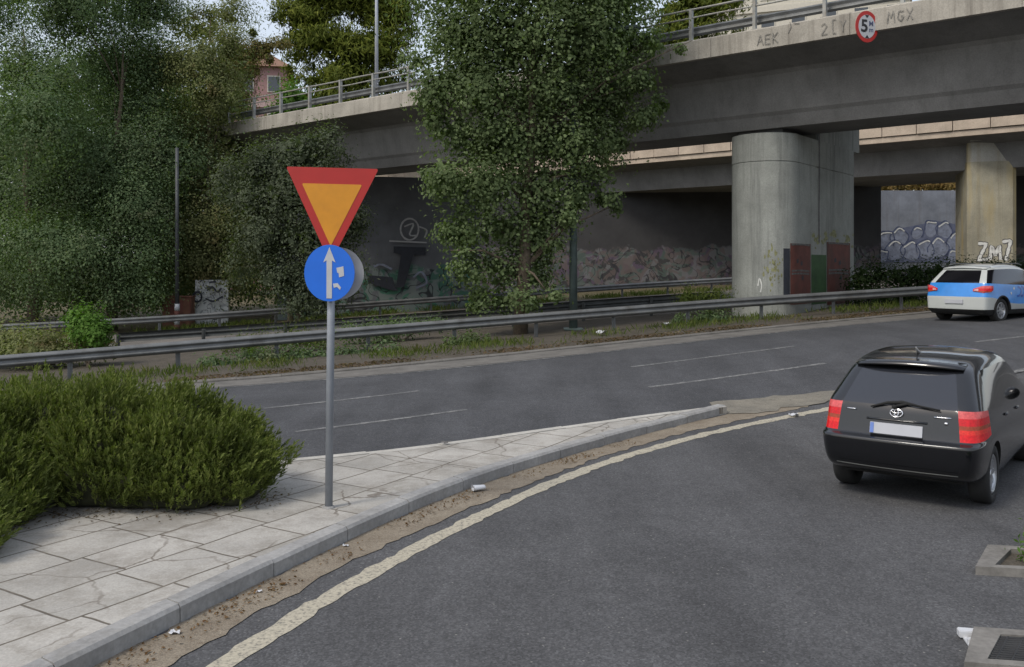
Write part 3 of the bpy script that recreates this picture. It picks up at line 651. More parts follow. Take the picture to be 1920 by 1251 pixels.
# ------------------------------------------------------------------ signs
def tri_mesh(s, r, n=5):      # downward triangle, rounded corners, in x/z, point down at origin
    h = s*.866; cs = [(-s/2, h), (s/2, h), (0, 0)]; cen = (0, h*2/3); out = []
    for i, c in enumerate(cs):
        a = math.atan2(c[1]-cen[1], c[0]-cen[0]); k = 2*r; cc = (c[0]-k*math.cos(a), c[1]-k*math.sin(a))
        for j in range(n+1): t = a+R(60)-R(120)*j/n; out.append((cc[0]+r*math.cos(t), cc[1]+r*math.sin(t)))
    return out
def disc(r, n=48): return [(r*math.cos(2*math.pi*k/n), r*math.sin(2*math.pi*k/n)) for k in range(n)]
SX, SY = gp(616, 952, .125); SZ = hz(SX, SY)+.125; px_m = F/SY
zpx = lambda py: HC+(H0-py)/F*SY
post = thing('give_way_sign', (SX, SY, SZ), 'amber give-way triangle above a blue arrow disc on a grey pole', 'road sign')
lean = lambda z: SX+.012*(z-SZ)
MB().tube([(SX, SY, SZ-.2), (lean(zpx(318)), SY, zpx(318))], .038, 16).build('pole', M['post'], post, smooth=True)
MB().tube([(SX, SY, SZ-.02), (SX, SY, SZ+.02)], [.085, .05], 16).build('pole_base', M['kerb'], post, smooth=True)
Ts = Matrix.Translation((lean(zpx(470)), SY-.065, zpx(494))) @ Matrix.Rotation(R(1.3), 4, 'Y') @ Matrix.Rotation(R(2), 4, 'Z') @ Matrix.Diagonal((1, 1, 1.2, 1))
tb = MB().prism(tri_mesh(.90, .012), .0, .012, Ts).build('triangle_plate', M['red'], post)
Ti = Ts @ Matrix.Translation((0, -.003, .14))
MB().prism(tri_mesh(.585, .008), 0, .004, Ti).build('triangle_face', M['amber'], tb)
zc = zpx(512); cx_ = lean(zc)
Td = Matrix.Translation((cx_+.0, SY-.096, zc)) @ Matrix.Rotation(R(-4), 4, 'Z') @ Matrix.Diagonal((.93, 1, 1.03, 1)) @ Matrix.Rotation(R(.5), 4, 'Y')
dk = MB().prism(disc(.268), 0, .01, Td).build('arrow_disc', M['blue'], post)
Ta = Td @ Matrix.Translation((.0, -.004, 0))
MB().prism([(-.028, -.24), (.03, -.24), (.028, .12), (.065, .10), (0, .245), (-.065, .10), (-.03, .12)], 0, .005, Ta).build('arrow', M['signwhite'], dk)
MB().prism([(.075, .05), (.15, .065), (.158, -.025), (.105, -.04), (.1, .0), (.085, .005)], 0, .0045, Ta).build('sticker', M['signwhite'], dk)
MB().prism([(.04, -.1), (.09, -.095), (.125, -.135), (.115, -.16), (.085, -.13), (.05, -.14)], 0, .0045, Ta).build('sticker', M['signwhite'], dk)
Tb = Matrix.Translation((cx_+.048, SY+.05, zc-.005)) @ Matrix.Rotation(R(4), 4, 'Z')
MB().prism(disc(.262), 0, .012, Tb).build('back_disc', M['signback'], post)
for z in (zpx(360), zpx(430), zpx(490), zpx(535)):
    MB().box((lean(z), SY-.012, z), (.1, .07, .035)).build('clamp', M['galv'], post)
# height limit sign on the parapet
def text_mesh(body, size, ext, Mx, m, name, parent, bold=0):
    cu = bpy.data.curves.new(name, 'FONT'); cu.body = body; cu.size = size; cu.extrude = ext; cu.align_x = 'CENTER'; cu.align_y = 'CENTER'; cu.offset = bold
    o = bpy.data.objects.new(name, cu); col.objects.link(o); bpy_update()
    me = bpy.data.meshes.new_from_object(o.evaluated_get(bpy.context.evaluated_depsgraph_get())); bpy.data.objects.remove(o)
    me.transform(Mx @ Matrix.Rotation(R(90), 4, 'X')); return link(name, me, m, parent)
hp = on_par(1630, 53); hc = bp(OA, hp[0], -.22, hp[1])
Th = Matrix.Translation(hc) @ Matrix.Rotation(R(16), 4, 'Z')
hs = thing('height_limit_sign', hc, 'round red-rimmed height limit sign reading 5 hung on the near parapet', 'road sign')
hb = MB().prism([(x*.83, z) for x, z in disc(.46)], 0, .02, Th).build('plate', M['red'], hs)
Th2 = Th @ Matrix.Translation((0, -.004, 0)); MB().prism([(x*.83, z) for x, z in disc(.345)], 0, .01, Th2).build('face', M['signwhite'], hb)
Th3 = Th @ Matrix.Translation((0, -.008, 0))
MB().prism([(-.07, .335), (.07, .335), (0, .245)], 0, .006, Th3).build('triangle', M['black'], hb)
MB().prism([(-.07, -.335), (0, -.245), (.07, -.335)], 0, .006, Th3).build('triangle', M['black'], hb)
text_mesh('5', .5, .002, Th3 @ Matrix.Translation((-.09, 0, 0)), M['black'], 'numeral', hb, .012)
text_mesh('M', .2, .002, Th3 @ Matrix.Translation((.14, 0, .09)), M['navy'], 'letter', hb, .004)
text_mesh('m', .2, .002, Th3 @ Matrix.Translation((.14, 0, -.09)), M['navy'], 'letter', hb, .002)
MB().box(hc+Vector((.06, .15, .1)), (.05, .2, .05)).build('bracket', M['galv_dark'], hs)

# ------------------------------------------------------------------ poles
def lamp_post(px, D, z0, h, r, m, label, arm=1):
    x, y = xd(px, D); o = thing('street_lamp', (x, y, z0), label, 'street lamp')
    MB().tube([(x, y, z0-.1), (x, y, z0+h*.5), (x, y, z0+h)], [r, r*.8, r*.55], 14).build('pole', m, o, smooth=True)
    MB().tube([(x, y, z0+h-.02), (x+.5*arm, y-.1, z0+h+.4), (x+1.5*arm, y-.3, z0+h+.55)], [r*.5, r*.45, r*.4], 8).build('arm', m, o, smooth=True)
    MB().box((x+1.8*arm, y-.36, z0+h+.56), (.7, .26, .12), Matrix.Rotation(-.2*arm, 3, 'Z'), .04).build('lamp_head', m, o)
    MB().box((x, y, z0+.04), (r*4.4, r*4.4, .06), None, .01).build('base_plate', m, o)
    return o
lamp_post(706, 44, 9.97, 9.5, .1, M['pole_lamp'], 'pale grey street lamp post standing on the near overpass before the pine', 1)
lamp_post(1075, 28.9, hz(*xd(1075, 28.9))+.05, 9.2, .14, M['teal'], 'grey-green lamp post behind the guard rail, right edge of the middle tree', 1)
x, y = xd(332, 42); z = hz(x, y)
dp = thing('utility_pole', (x, y, z), 'thin dark pole with red and white banded foot among the left trees', 'pole')
MB().tube([(x, y, z+1.2), (x, y, z+8.6)], [.1, .08], 12).build('shaft', M['pole_dark'], dp, smooth=True)
for i in range(4): MB().tube([(x, y, z-.1+i*.33), (x, y, z+.222+i*.33)], .125, 12).build('band', M['signwhite'] if i % 2 else M['doorred'], dp, smooth=True)
x, y = xd(335, 43.2); z = hz(x, y)
bx = thing('utility_cabinet', (x, y, z), 'rusty brown cabinet beside the scribbled low wall at left', 'cabinet')
MB().box((x, y, z+.75), (1.4, .5, 1.5), None, .02).build('cabinet_body', M['brown'], bx)
MB().box((x, y-.262, z+.8), (.6, .02, 1.1)).box((x+.64, y-.262, z+.8), (.04, .02, 1.1)).build('door', M['doorred'], bx)
MB().box((x, y, z+1.53), (1.5, .6, .06)).build('lid', M['brown'], bx)

# ------------------------------------------------------------------ vegetation
def quads(name, V, m, parent=None):        # V: (n, 4, 3) leaf corners
    n = len(V); me = bpy.data.meshes.new(name); me.vertices.add(n*4); me.vertices.foreach_set('co', V.astype(np.float32).ravel())
    me.loops.add(n*4); me.loops.foreach_set('vertex_index', np.arange(n*4, dtype=np.int32))
    me.polygons.add(n); me.polygons.foreach_set('loop_start', np.arange(0, n*4, 4, dtype=np.int32)); me.polygons.foreach_set('loop_total', np.full(n, 4, np.int32))
    me.update(calc_edges=True); return link(name, me, m, parent)
def unit(v): return v/np.maximum(1e-9, np.linalg.norm(v, axis=-1, keepdims=True))
def leafcloud(blobs, n, size, seed, aspect=1.7, clump=.2, per=45, shell=.55, up=0., droop=0., flat=1., soft=.34, fill=.05):
    rs = np.random.RandomState(seed); B = np.array(blobs, float); w = (B[:, 3]*B[:, 4]*B[:, 5])**(2/3); w /= w.sum()
    m = max(8, n//per); bi = rs.choice(len(B), m, p=w); u = unit(rs.normal(size=(m, 3))); rad = shell+(1-shell)*rs.rand(m, 1)**.6
    rad = np.where(rs.rand(m, 1) < .2, rs.rand(m, 1), rad)
    cc = B[bi, :3]+u*rad*B[bi, 3:]; rr = B[bi, 3:].mean(1)*clump*rs.uniform(.5, 1.5, m)
    ci = rs.randint(0, m, n); dv_ = rs.normal(size=(n, 3))*np.array([1, 1, flat]); P = cc[ci]+dv_*rr[ci, None]
    nr = unit(unit(u[ci]*.8+dv_*.55)+np.array([0, 0, .5])+rs.normal(size=(n, 3))*soft)      # leaves face outward from their clump
    a = unit(np.cross(nr, rs.normal(size=(n, 3)))+np.array([0, 0, up-droop])); b = unit(np.cross(nr, a)); L = size*rs.uniform(.55, 1.4, (n, 1)); Wd = L/aspect
    nrm = nr*L*.1
    V = np.stack([P-a*L/2, P+b*Wd/2+nrm, P+a*L/2, P-b*Wd/2+nrm], 1)
    k = int(n*fill)                        # big leafy twigs deep inside, so that the crown is not see-through all over
    if k:
        wf = np.where(B[:, 3:].mean(1) > .85*B[:, 3:].mean(), w, 0); wf = wf/wf.sum(); bi = rs.choice(len(B), k, p=wf); Q = B[bi, :3]+unit(rs.normal(size=(k, 3)))*rs.rand(k, 1)**.5*.72*B[bi, 3:]
        a = unit(rs.normal(size=(k, 3))); b = unit(np.cross(a, rs.normal(size=(k, 3)))); L = np.minimum(size*3.2, .4*B[bi, 3:].mean(1)[:, None])*rs.uniform(.6, 1.3, (k, 1))
        V = np.concatenate([V, np.stack([Q-a*L/2, Q+b*L/3, Q+a*L/2, Q-b*L/3], 1)])
    return V
def tree(name, base, blobs, n, size, m, label, cat, seed, trunk_r=.18, top=None, group=None, trunks=1, limbs=10, jit=0, shrink=1, waist=None, **kw):
    if waist: blobs = [q if q[2] > waist else (base[0]+(q[0]-base[0])*.86, q[1], q[2], q[3]*.82, q[4]*.9, q[5]*.88) for q in blobs]
    rj = random.Random(seed*3+1); blobs = [(q[0], q[1]+rj.uniform(-jit, jit), q[2], q[3]*shrink, q[4]*shrink, q[5]*shrink) for q in blobs]
    rnd = random.Random(seed); o = thing(name, base, label, cat, group); b = Vector(base); mb = MB(); B = [Vector(q[:3]) for q in blobs]
    if top is None: top = max(q[2] for q in blobs)
    cxm = sum(q.x for q in B)/len(B); cym = sum(q.y for q in B)/len(B)
    for k in range(trunks):
        off = Vector((rnd.uniform(-.5, .5), rnd.uniform(-.3, .3), 0))*(k > 0)*1.6; H = (top-b.z)*rnd.uniform(.75, .9); path = []
        for i in range(7):
            f = i/6; path.append(b+off+Vector(((cxm-b.x)*f*.8+rnd.uniform(-.15, .15)*(i > 0), (cym-b.y)*f*.8+rnd.uniform(-.15, .15)*(i > 0), H*f-.15*(i == 0))))
        mb.tube(path, [trunk_r*(1.25, 1, .85, .7, .5, .35, .12)[i] for i in range(7)], 10)
        for t in rnd.sample(B, min(limbs, len(B))):
            j = min(range(1, 6), key=lambda i: abs(path[i].z-(t.z-.25*(t.z-b.z)-.3))); s = path[j]; mid = s.lerp(t, .5)+Vector((rnd.uniform(-.3, .3), rnd.uniform(-.3, .3), .3))
            r0 = trunk_r*.38*(1-.1*j); mb.tube([s, mid, t], [r0, r0*.6, r0*.15], 6)
    mb.build('trunk', M['bark'], o, smooth=True)
    c = quads('crown', leafcloud(blobs, n, size, seed, **kw), m, o); return o
def bl(px, py, rx, ry, D, dr=None):        # a crown lobe that covers rx by ry photo pixels round (px, py) at distance D
    p = at(px, py, D); k = D/F; return (*p, rx*k, (dr if dr else (rx+ry)*.5*k), ry*k)
def G(px, D): x, y = xd(px, D); return (x, y, hz(x, y))

tree('broadleaf_tree', G(975, 28.6), [bl(880, -60, 110, 110, 29), bl(1040, -70, 140, 120, 29), bl(1150, -20, 80, 80, 29), bl(855, 65, 66, 60, 28.6), bl(950, 60, 95, 80, 28), bl(1080, 60, 100, 85, 28.5), bl(1170, 85, 58, 55, 29), bl(1225, 70, 26, 22, 29.2), bl(1262, 92, 24, 13, 29.1), bl(1292, 84, 16, 9, 29.0), bl(1240, 60, 20, 14, 29.1), bl(1205, 215, 26, 20, 29.0),
      bl(828, 160, 48, 45, 28.6), bl(910, 165, 80, 66, 28.2), bl(1030, 170, 90, 75, 28.6), bl(1130, 180, 60, 55, 28.8), bl(1190, 165, 30, 28, 29), bl(1215, 110, 30, 20, 29.2), bl(775, 115, 24, 16, 28.8), bl(790, 180, 28, 20, 28.7), bl(1235, 190, 22, 14, 29.3),
      bl(860, 255, 52, 45, 28.6), bl(950, 260, 76, 60, 28.2), bl(1060, 270, 70, 55, 28.6), bl(1130, 255, 44, 40, 29), bl(1190, 240, 30, 18, 29.1), bl(815, 240, 24, 20, 28.7),
      bl(845, 335, 46, 40, 28.4), bl(915, 350, 60, 50, 28.2), bl(1015, 355, 66, 52, 28.6), bl(1090, 365, 50, 32, 28.8), bl(1150, 372, 34, 14, 28.8), bl(1180, 385, 20, 9, 28.9), bl(1120, 320, 30, 22, 28.9), bl(805, 330, 22, 16, 28.5),
      bl(850, 420, 44, 40, 28.3), bl(925, 430, 62, 52, 28.2), bl(1010, 430, 56, 50, 28.5), bl(1070, 415, 34, 26, 28.7), bl(825, 470, 26, 26, 28.3), bl(875, 500, 42, 36, 28.3), bl(945, 510, 56, 42, 28.1), bl(1010, 500, 40, 42, 28.5), bl(1045, 460, 26, 22, 28.7),
      bl(930, 565, 52, 26, 28.1), bl(990, 565, 46, 26, 28.3), bl(885, 565, 22, 18, 28.2), bl(1040, 555, 22, 16, 28.4), bl(1000, -190, 170, 110, 29)],
     115000, .115, M['leaf_mid'], 'dense mid-green tree standing in the median before the overpass', 'tree', 11, .2, limbs=30, clump=.34, aspect=1.35, per=150, shell=.5, fill=.03, jit=.7, shrink=1.05, waist=4.6)

TR = 'trees along the left roadside'
tree('broadleaf_tree', G(60, 43), [bl(-70, 60, 90, 100, 44), bl(10, 130, 80, 70, 43), bl(110, 150, 85, 60, 43), bl(0, 230, 110, 90, 43), bl(110, 240, 95, 85, 42.5), bl(40, 340, 110, 80, 42.5), bl(150, 340, 80, 75, 42.5), bl(-70, 340, 90, 110, 44), bl(30, 440, 95, 60, 42.5), bl(120, 450, 90, 60, 42.5), bl(-30, -40, 80, 70, 44), bl(110, 50, 30, 40, 44), bl(-60, 490, 80, 60, 43), bl(20, 530, 90, 40, 42.5), bl(110, 530, 80, 40, 42.5)],
     130000, .115, M['leaf_dark'], 'leafy dark tree at the far left edge behind the farthest guard rail', 'tree', 21, .22, group=TR, limbs=12, clump=.34, per=420, aspect=1.6, shell=.75, fill=.02, jit=2.2, shrink=.88)
tree('broadleaf_tree', G(210, 44.5), [bl(170, 20, 85, 70, 45), bl(250, 10, 80, 60, 45), bl(190, 110, 90, 75, 45), bl(290, 110, 60, 55, 45.5), bl(230, 200, 100, 80, 44.5), bl(200, 300, 95, 75, 44), bl(300, 290, 85, 75, 44), bl(220, 390, 100, 70, 43.6), bl(290, 400, 70, 70, 44), bl(190, 480, 90, 55, 43.5), bl(270, 490, 75, 50, 43.5), bl(210, -70, 120, 70, 45.5), bl(190, 545, 80, 35, 43.5), bl(270, 545, 60, 35, 43.5)],
     140000, .115, M['leaf_dark'], 'tall dark tree second from the left, left of the thin dark pole', 'tree', 22, .24, group=TR, limbs=12, clump=.34, per=420, aspect=1.6, shell=.75, fill=.02, jit=2.2, shrink=.88)
tree('broadleaf_tree', G(392, 46.5), [bl(350, 40, 75, 40, 48), bl(430, 30, 50, 30, 48), bl(330, 120, 65, 40, 47), bl(400, 130, 70, 50, 47), bl(360, 200, 85, 60, 46.5), bl(430, 190, 45, 50, 46.5), bl(340, 280, 75, 65, 46), bl(410, 270, 50, 55, 46.5), bl(370, 360, 80, 65, 46), bl(350, 440, 80, 60, 45.8), bl(420, 420, 55, 60, 46), bl(340, 500, 70, 40, 45.6), bl(300, -20, 80, 40, 48), bl(385, 490, 60, 40, 46), bl(440, 500, 60, 60, 46.5), bl(470, 330, 40, 60, 47), bl(475, 420, 45, 60, 47), bl(455, 95, 40, 22, 47.5), bl(500, 88, 22, 12, 48), bl(440, 140, 30, 30, 47)],
     110000, .115, M['leaf_olive'], 'olive-green tree with reddish leaf tips in front of the pink house', 'tree', 23, .2, group=TR, limbs=12, clump=.34, per=420, aspect=1.6, shell=.75, fill=.02, jit=2.2, shrink=.88)
tree('broadleaf_tree', G(60, 58), [bl(200, -20, 60, 50, 58), bl(170, 150, 110, 70, 58), bl(300, 200, 160, 120, 57), bl(120, 260, 200, 120, 57), bl(330, 350, 140, 110, 57), bl(120, 400, 200, 100, 57), bl(430, 460, 120, 90, 56), bl(0, 500, 150, 70, 54), bl(200, 510, 150, 60, 54), bl(380, 500, 130, 70, 54), bl(520, 400, 110, 80, 54), bl(520, 500, 100, 70, 53), bl(560, 330, 70, 50, 54), bl(90, 540, 160, 40, 53), bl(300, 545, 160, 35, 53)],
     80000, .22, M['leaf_dark'], 'shadowy tree filling the gaps behind the left roadside trees', 'tree', 24, .3, group=TR, limbs=8, clump=.25, per=30)
tree('tall_shrub', G(565, 38.6), [bl(560, 290, 60, 42, 39), bl(620, 275, 45, 32, 39), bl(500, 310, 55, 45, 39), bl(470, 370, 50, 45, 39), bl(545, 370, 70, 50, 38.7), bl(620, 350, 55, 50, 39), bl(500, 440, 60, 50, 38.7), bl(580, 450, 70, 55, 38.5), bl(650, 420, 40, 50, 39), bl(530, 520, 55, 45, 38.5), bl(600, 530, 60, 45, 38.5), bl(660, 510, 35, 45, 38.8), bl(575, 575, 60, 22, 38.4), bl(430, 340, 30, 50, 39.5), bl(455, 500, 30, 40, 39)],
     40000, .14, M['leaf_grey'], 'big grey-green shrub behind the give-way triangle, before the overpass', 'shrub', 31, .1, trunks=3, limbs=8, clump=.3, per=75, aspect=2.2, shell=.6)
tree('rusty_tree', (*xd(470, 62), 0.3), [bl(445, 105, 34, 26, 62), bl(490, 92, 30, 16, 62), bl(520, 84, 24, 12, 62), bl(470, 130, 20, 16, 62), bl(425, 140, 30, 30, 62), bl(440, 180, 34, 34, 62), bl(505, 108, 18, 10, 61.5)],
     15000, .16, M['leaf_rust'], 'rust-tinged tree half hiding the pink house roof', 'tree', 46, .15, limbs=5, clump=.3, per=60, aspect=1.6, shell=.5)
# pine and other greenery beyond the deck
tree('pine_tree', (*xd(640, 66), 0.4), [bl(570, 30, 65, 32, 66), bl(640, -10, 90, 35, 66), bl(720, 20, 65, 35, 66), bl(560, 90, 45, 30, 66), bl(620, 80, 70, 34, 65), bl(700, 90, 70, 34, 65), bl(750, 60, 35, 30, 66), bl(580, 140, 45, 30, 66), bl(650, 145, 70, 36, 65), bl(730, 140, 50, 34, 66), bl(640, 200, 110, 36, 66), bl(600, -60, 100, 40, 66), bl(690, -70, 90, 40, 66), bl(530, 30, 25, 18, 66)],
     42000, .42, M['leaf_pine'], 'yellow-green pine behind the overpass railing and the pale lamp post', 'tree', 41, .35, limbs=14, clump=.24, per=40, aspect=5, up=.7, flat=.5)
tree('pine_tree', (*xd(1310, 72), 0.8), [bl(1290, 20, 70, 40, 72), bl(1350, 0, 55, 40, 72), bl(1260, 70, 60, 40, 72), bl(1340, 60, 50, 40, 72), bl(1300, -50, 80, 40, 72), bl(1300, 140, 90, 60, 72)],
     16000, .42, M['leaf_pine'], 'yellow-green tree top over the near overpass between the middle tree and the cream building', 'tree', 42, .35, limbs=6, clump=.26, per=40, aspect=4, up=.5, flat=.6)
tree('pale_shrub', (*xd(548, 58), 0.2), [bl(548, 185, 30, 26, 58), bl(575, 205, 24, 20, 58), bl(540, 235, 40, 30, 58)], 5000, .22, M['leaf_bright'], 'small pale green bush beside the pink house above the railing', 'shrub', 43, .1, limbs=2, clump=.3)
tree('golden_shrub', (*xd(1690, 69), 5.5), [bl(1670, 345, 40, 16, 69), bl(1720, 350, 50, 16, 70), bl(1770, 348, 45, 16, 69), bl(1820, 345, 40, 18, 69)], 6000, .2, M['leaf_gold'], 'golden dry bushes on top of the pale blue-grey wall', 'shrub', 44, .08, limbs=3, clump=.3)
tree('broadleaf_tree', (*xd(1750, 74), 3), [bl(1740, 325, 60, 22, 74), bl(1790, 310, 60, 30, 74), bl(1700, 310, 50, 20, 75), bl(1760, 260, 120, 50, 76)], 9000, .28, M['leaf_dark'], 'dark tree above the pale blue-grey wall, under the far deck', 'tree', 45, .25, limbs=4, clump=.28)

# low planting by the guard rails
def bush(name, blobs, n, size, m, label, seed, base, cat='shrub', group=None, **kw):
    o = thing(name, base, label, cat, group); rnd = random.Random(seed); mb = MB(); b = Vector(base)
    for q in rnd.sample(list(blobs), min(8, len(blobs))): mb.tube([b+Vector((rnd.uniform(-.1, .1), rnd.uniform(-.1, .1), -.05)), b.lerp(Vector(q[:3]), .5)+Vector((0, 0, .05)), q[:3]], [.03, .02, .006], 6)
    mb.build('stem', M['bark'], o); quads('foliage', leafcloud(blobs, n, size, seed, **kw), m, o); return o
bush('low_shrub', [bl(20, 640, 60, 24, 26), bl(90, 645, 55, 22, 26), bl(160, 650, 45, 20, 26), bl(-60, 640, 60, 26, 26), bl(60, 660, 90, 18, 25.4), bl(200, 652, 22, 18, 26)], 9000, .09, M['leaf_olive'], 'low rust-tinged shrub behind the near guard rail at the far left', 51, G(60, 25.8), clump=.3, per=24)
bush('young_shrub', [bl(160, 605, 38, 26, 25.4), bl(190, 622, 22, 18, 25.4), bl(135, 598, 18, 16, 25.4), bl(165, 630, 40, 18, 25.4)], 3200, .1, M['leaf_bright'], 'fresh bright green young shrub rising above the low shrub', 52, G(165, 25.4), clump=.3, per=24)
bush('low_shrub', [bl(460, 648, 50, 12, 27), bl(540, 636, 60, 16, 27), bl(600, 640, 40, 12, 27)], 3000, .1, M['grassy'], 'yellow-green grassy clump behind the near guard rail left of the sign pole', 53, G(520, 27), clump=.3, up=.8, aspect=4)
bush('low_shrub', [bl(410, 684, 45, 12, 24.2), bl(500, 675, 60, 18, 24.6), bl(580, 672, 50, 18, 25), bl(660, 668, 45, 16, 25.3), bl(720, 658, 40, 12, 25.6)], 6000, .09, M['leaf_dark'], 'dark creeping shrub under the near guard rail either side of the sign pole', 54, G(560, 25), clump=.3, per=24)
bush('low_shrub', [bl(880, 640, 34, 14, 26.2), bl(845, 645, 20, 10, 26), bl(915, 640, 16, 10, 26.3)], 1800, .08, M['leaf_mid'], 'small round green shrub under the guard rail below the middle tree', 55, G(880, 26.2), clump=.3, per=24)
bush('low_shrub', [bl(1290, 560, 30, 18, 30), bl(1340, 562, 34, 20, 30), bl(1370, 570, 14, 14, 29.7)], 2600, .1, M['grassy'], 'bright green grass tuft at the left foot of the round pier', 56, G(1320, 30), clump=.3, up=.8, aspect=4)
bush('low_shrub', [bl(1330, 596, 50, 10, 29), bl(1275, 600, 18, 8, 28.8)], 1500, .08, M['leaf_dark'], 'dark weeds under the guard rail left of the round pier', 57, G(1325, 29), clump=.3)
bush('low_shrub', [bl(690, 622, 60, 12, 28.5), bl(760, 612, 50, 10, 28.8), bl(820, 606, 30, 10, 28.8)], 3000, .09, M['leaf_dark'], 'dark strip of planting behind the near guard rail left of the middle tree', 58, G(740, 28.6), clump=.3)
hb_ = [bl(px, 522-(px-1600)*.03, 34, 30, 32.6+(px-1600)*.003, .7) for px in range(1615, 2040, 36)]
hb_ += [bl(px, 556-(px-1600)*.03, 34, 24, 32.6+(px-1600)*.003, .7) for px in range(1615, 2040, 36)]
bush('hedge', hb_, 22000, .09, M['leaf_hedge'], 'clipped dark hedge behind the guard rail right of the round pier', 59, G(1700, 32.8), cat='hedge', clump=.25, per=24)
# grass, leaves and litter nobody could count
def scatter(path, w0, w1, n, size, m, name, seed, dz=.11, gappy=.5, up=0, aspect=1.6):
    rs = np.random.RandomState(seed); p = resample(path, 400); i = rs.randint(0, 399, n)
    keep = (np.sin(i*.21+seed)+np.sin(i*.083+2*seed)+rs.normal(size=n)*.6) > gappy-1; i = i[keep]; n = len(i)
    d = unit(p[i+1]-p[i]); o = np.stack([-d[:, 1], d[:, 0]], 1); q = p[i]+o*rs.uniform(w0, w1, (n, 1))+d*rs.uniform(-.1, .1, (n, 1))
    z = np.array([hz(*a) for a in q])+dz; P = np.c_[q, z]
    if up: a = unit(rs.normal(size=(n, 3))*[.5, .5, .2]+[0, 0, 1]); L = size*rs.uniform(.5, 1.4, (n, 1)); b = unit(np.cross(a, rs.normal(size=(n, 3)))); P = P+a*L*.45
    else: a = unit(rs.normal(size=(n, 3))*[1, 1, .25]); L = size*rs.uniform(.5, 1.3, (n, 1)); b = unit(np.cross(a, rs.normal(size=(n, 3))*[.3, .3, 1])); P[:, 2] += .01
    W_ = L/aspect; V = np.stack([P-a*L/2, P+b*W_/2, P+a*L/2, P-b*W_/2], 1)
    return tag(quads(name, V, m), kind='stuff')
sub = lambda path, a, b: path[int(len(path)*a):int(len(path)*b)]
scatter(sub(kerb_far, .25, .85), .22, 1.3, 14000, .075, M['leaf_litter'], 'fallen_leaves', 3, .06, .5)
scatter(sub(kerb_far, .22, .85), .9, 1.7, 1500, .16, M['grassy'], 'grass', 4, .05, 1.2, 1, 9)
scatter(sub(kerb_far, .22, .75), 1.6, 3.4, 9000, .22, M['grassy'], 'grass', 6, .05, .8, 1, 9)
scatter(sub(kerb_bot, .25, .9), -.03, -.3, 2600, .028, M['leaf_dry'], 'fallen_leaves', 8, .008, .9)
scatter(sub(railC, .3, .75), .3, 2.5, 9000, .3, M['grassy'], 'grass', 9, -.05, .6, 1, 8)

# ------------------------------------------------------------------ junipers on the traffic island
def juniper(name, mounds, n, label, seed, base):
    rs = np.random.RandomState(seed); o = thing(name, base, label, 'shrub', 'junipers on the traffic island'); Bm = np.array(mounds, float)
    rnd = random.Random(seed); mb = MB(); b = Vector(base)
    for q in Bm:
        for k in range(5):
            t = Vector((q[0]+rnd.uniform(-.5, .5)*q[3], q[1]+rnd.uniform(-.5, .5)*q[4], q[2]+q[5]*rnd.uniform(.2, .6))); mb.tube([Vector((q[0]*.6+b.x*.4, q[1]*.6+b.y*.4, b.z-.05)), t.lerp(b, .4)+Vector((0, 0, .1)), t], [.035, .025, .008], 6)
    mb.build('stem', M['bark'], o)
    w = Bm[:, 3]*Bm[:, 4]; w = w/w.sum(); bi = rs.choice(len(Bm), n, p=w); u = unit(rs.normal(size=(n, 3))); u[:, 2] = np.where(u[:, 2] < -.35, -u[:, 2], u[:, 2])
    lump = 1+.1*np.sin(u[:, :1]*7+bi[:, None])+.08*np.sin(u[:, 1:2]*9+2*bi[:, None])+.07*np.sin(u[:, 2:]*8)
    P = Bm[bi, :3]+u*Bm[bi, 3:]*lump*np.minimum(1.0, rs.uniform(.62, 1.06, (n, 1))); P[:, 2] = np.maximum(P[:, 2], b.z+.03+.08*rs.rand(n))
    d = unit(u*np.array([.75, .75, .3])+np.array([.12, .05, .75])+rs.normal(size=(n, 3))*.16)       # each spray leans outward and up
    k = 20; Ls = rs.uniform(.13, .3, (n, 1)); s = rs.rand(n, k, 1); side = unit(np.cross(d[:, None, :], rs.normal(size=(n, k, 3))))
    C = P[:, None, :]+d[:, None, :]*Ls[:, None, :]*(s-.35)*1.0+side*(.026*(1-s*.75)); a = unit(d[:, None, :]+side*.55); bb = unit(np.cross(a, side+.3*rs.normal(size=(n, k, 3))))
    L = .055*rs.uniform(.7, 1.4, (n, k, 1)); W_ = .0066
    V = np.stack([C-a*L/2, C+bb*W_, C+a*L/2, C-bb*W_], 2).reshape(-1, 4, 3)
    quads('foliage', V, M['leaf_juniper'], o)
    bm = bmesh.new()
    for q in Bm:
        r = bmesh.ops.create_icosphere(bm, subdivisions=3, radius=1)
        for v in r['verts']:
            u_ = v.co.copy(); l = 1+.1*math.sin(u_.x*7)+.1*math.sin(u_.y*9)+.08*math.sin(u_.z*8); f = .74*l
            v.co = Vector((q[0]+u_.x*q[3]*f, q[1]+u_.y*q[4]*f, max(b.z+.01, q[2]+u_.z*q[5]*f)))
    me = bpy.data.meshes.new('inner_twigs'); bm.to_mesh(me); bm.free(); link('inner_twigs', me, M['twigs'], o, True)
    return o
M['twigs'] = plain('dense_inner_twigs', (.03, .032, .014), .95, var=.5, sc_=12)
gz = .125
juniper('juniper_shrub', [(-3.1, 9.15, .45, .72, .62, .42), (-3.55, 9.35, .55, .85, .7, .58), (-4.2, 9.3, .6, .8, .75, .62), (-4.85, 9.35, .6, .8, .75, .6), (-2.85, 9.0, .32, .42, .45, .32), (-3.9, 8.95, .35, .9, .5, .4), (-3.3, 8.85, .3, .6, .4, .32), (-5.35, 9.5, .62, .7, .7, .5)], 13500, 'wide spreading juniper on the pavement left of the sign pole', 61, (-4, 9.2, gz))
